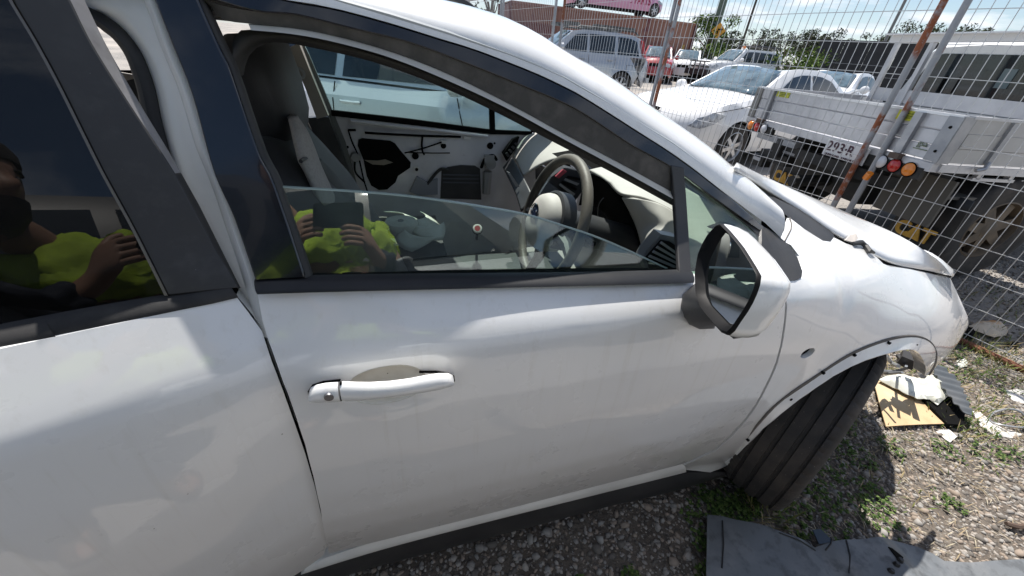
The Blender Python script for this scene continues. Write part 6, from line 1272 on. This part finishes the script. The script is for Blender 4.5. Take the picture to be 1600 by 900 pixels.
# head: turned towards the phone
hd = np.array([-.335, -.215, 1.595]); fd_ = np.array([.55, .80, -.10]); fd_ /= np.linalg.norm(fd_); sd_ = np.cross(fd_, [0, 0, 1]); sd_ /= np.linalg.norm(sd_); ud_ = np.cross(sd_, fd_)
def hp(f_, s_, u_): return hd+fd_*f_+sd_*s_+ud_*u_
G = []
for u_ in np.linspace(-1, 1, 25):
    z = .122*u_; row = []; w = math.sqrt(max(0, 1-u_*u_))**.75
    for a in np.linspace(0, 2*math.pi, 32, endpoint=False):
        f_, s_ = math.cos(a)*.098*w, math.sin(a)*.076*w*(1-.22*max(0, -u_-.1))
        if f_ > 0:
            f_ -= .012*max(0, -u_-.55)*2; nz = math.exp(-(a if a < math.pi else a-2*math.pi)**2/.03); f_ += .026*nz*math.exp(-((u_+.15)/.16)**2)+.010*nz*math.exp(-((u_+.52)/.09)**2)
            for e in (-.42, .42): f_ -= .010*math.exp(-(((a if a < math.pi else a-2*math.pi)-e)**2)/.03)*math.exp(-((u_-.06)/.12)**2)
        row.append(hp(f_, s_, z))
    G.append(row)
mb = MB(); mb.grid(G, closev=True); mb.f += [tuple(range(32)), tuple(range(len(mb.v)-32, len(mb.v)))[::-1]]; head = mb.build('head', M_skin, per, sharp=180)
for s in (-1, 1):
    mb = MB(); mb.lathe([(0, .006), (.012, .004), (.018, .0), (.02, -.006), (0, -.012)], hp(-.005, s*.078, -.01), fd_*-.3+sd_*s, 12); mb.build('ear', M_skin, head)
    mb = MB(); mb.lathe([(0, .011), (.006, .009), (.011, .003), (.011, -.003)], hp(.078, s*.031, .008), fd_, 10); mb.build('eye', mat('eye', (.12, .11, .10), .2), head)
    mb = MB(); mb.tube([hp(.088, s*.016, .026), hp(.086, s*.034, .030), hp(.074, s*.05, .024)], .005, 6); mb.build('eyebrow', M_hair, head)
mb = MB(); mb.tube([hp(.083, -.024, -.066), hp(.094, 0, -.064), hp(.083, .024, -.066)], .006, 6); mb.build('mouth', mat('lips', (.34, .15, .12), .5), head)
G = [[hp(math.cos(a)*.106*w*(1 if math.cos(a) < .2 else .92), math.sin(a)*.085*w, .03+.105*u_-(.05 if math.cos(a) < -.1 else 0)*(1-u_)) for a in np.linspace(0, 2*math.pi, 32, endpoint=False)] for u_, w in ((.18, 1.0), (.4, .98), (.62, .86), (.82, .62), (.96, .3), (1.0, .02))]
mb = MB(); mb.grid(G, closev=True); mb.build('hair', M_hair, head, sharp=180)
G = [[hp(math.cos(a)*.102*w, math.sin(a)*.079*w, z) for a in np.linspace(-2.0, 2.0, 20)] for z, w in ((-.045, 1.0), (-.08, .97), (-.108, .78), (-.12, .5))]
mb = MB(); mb.grid(G); mb.build('beard', M_hair, head, sharp=180)
# phone, held level with the lens
ph = thing('phone', 'dark phone held up in the hands of the person', 'phone', (-.06, -.03, 1.40))
cr3, cu3, cf3 = CB[:, 0], -CB[:, 1], CB[:, 2]
def php(a, b, c): return CAMP+cr3*a+cu3*b+cf3*c
mb = MB(); pts = [(-.140, -.058), (-.134, -.064), (.010, -.064), (.016, -.058), (.016, .008), (.010, .014), (-.134, .014), (-.140, .008)]
mb.poly([php(a, b, -.026) for a, b in pts], cf3*.009); mb.build('case', mat('phone case', (.008, .008, .009), .5, spec=.2), ph, smooth=False)
for a, b in ((0, 0), (0, -.022), (-.02, -.011)): mb = MB(); mb.lathe([(0, .001), (.006, .001), (.008, .003), (.009, -.002)], php(a, b, -.0165), cf3, 14); mb.build('lens', M_black, ph)
mb = MB(); mb.poly([php(a, b, -.0268) for a, b in [(-.136, -.060), (.012, -.060), (.012, .010), (-.136, .010)]], -cf3*.0006); mb.build('screen', mat('phone screen', (.05, .05, .06), .1), ph, smooth=False)
# ---------------------------------------------------------------- lettering to meshes
bpy.context.view_layer.update(); dg = bpy.context.evaluated_depsgraph_get()
for o in [x for x in SC.objects if x.type == 'FONT']:
    me = bpy.data.meshes.new_from_object(o.evaluated_get(dg)); nm = o.name; o.name = 'old'; n = bpy.data.objects.new(nm, me); COL.objects.link(n)
    n.parent = o.parent; n.matrix_parent_inverse = o.matrix_parent_inverse; n.matrix_basis = o.matrix_basis; bpy.data.objects.remove(o)
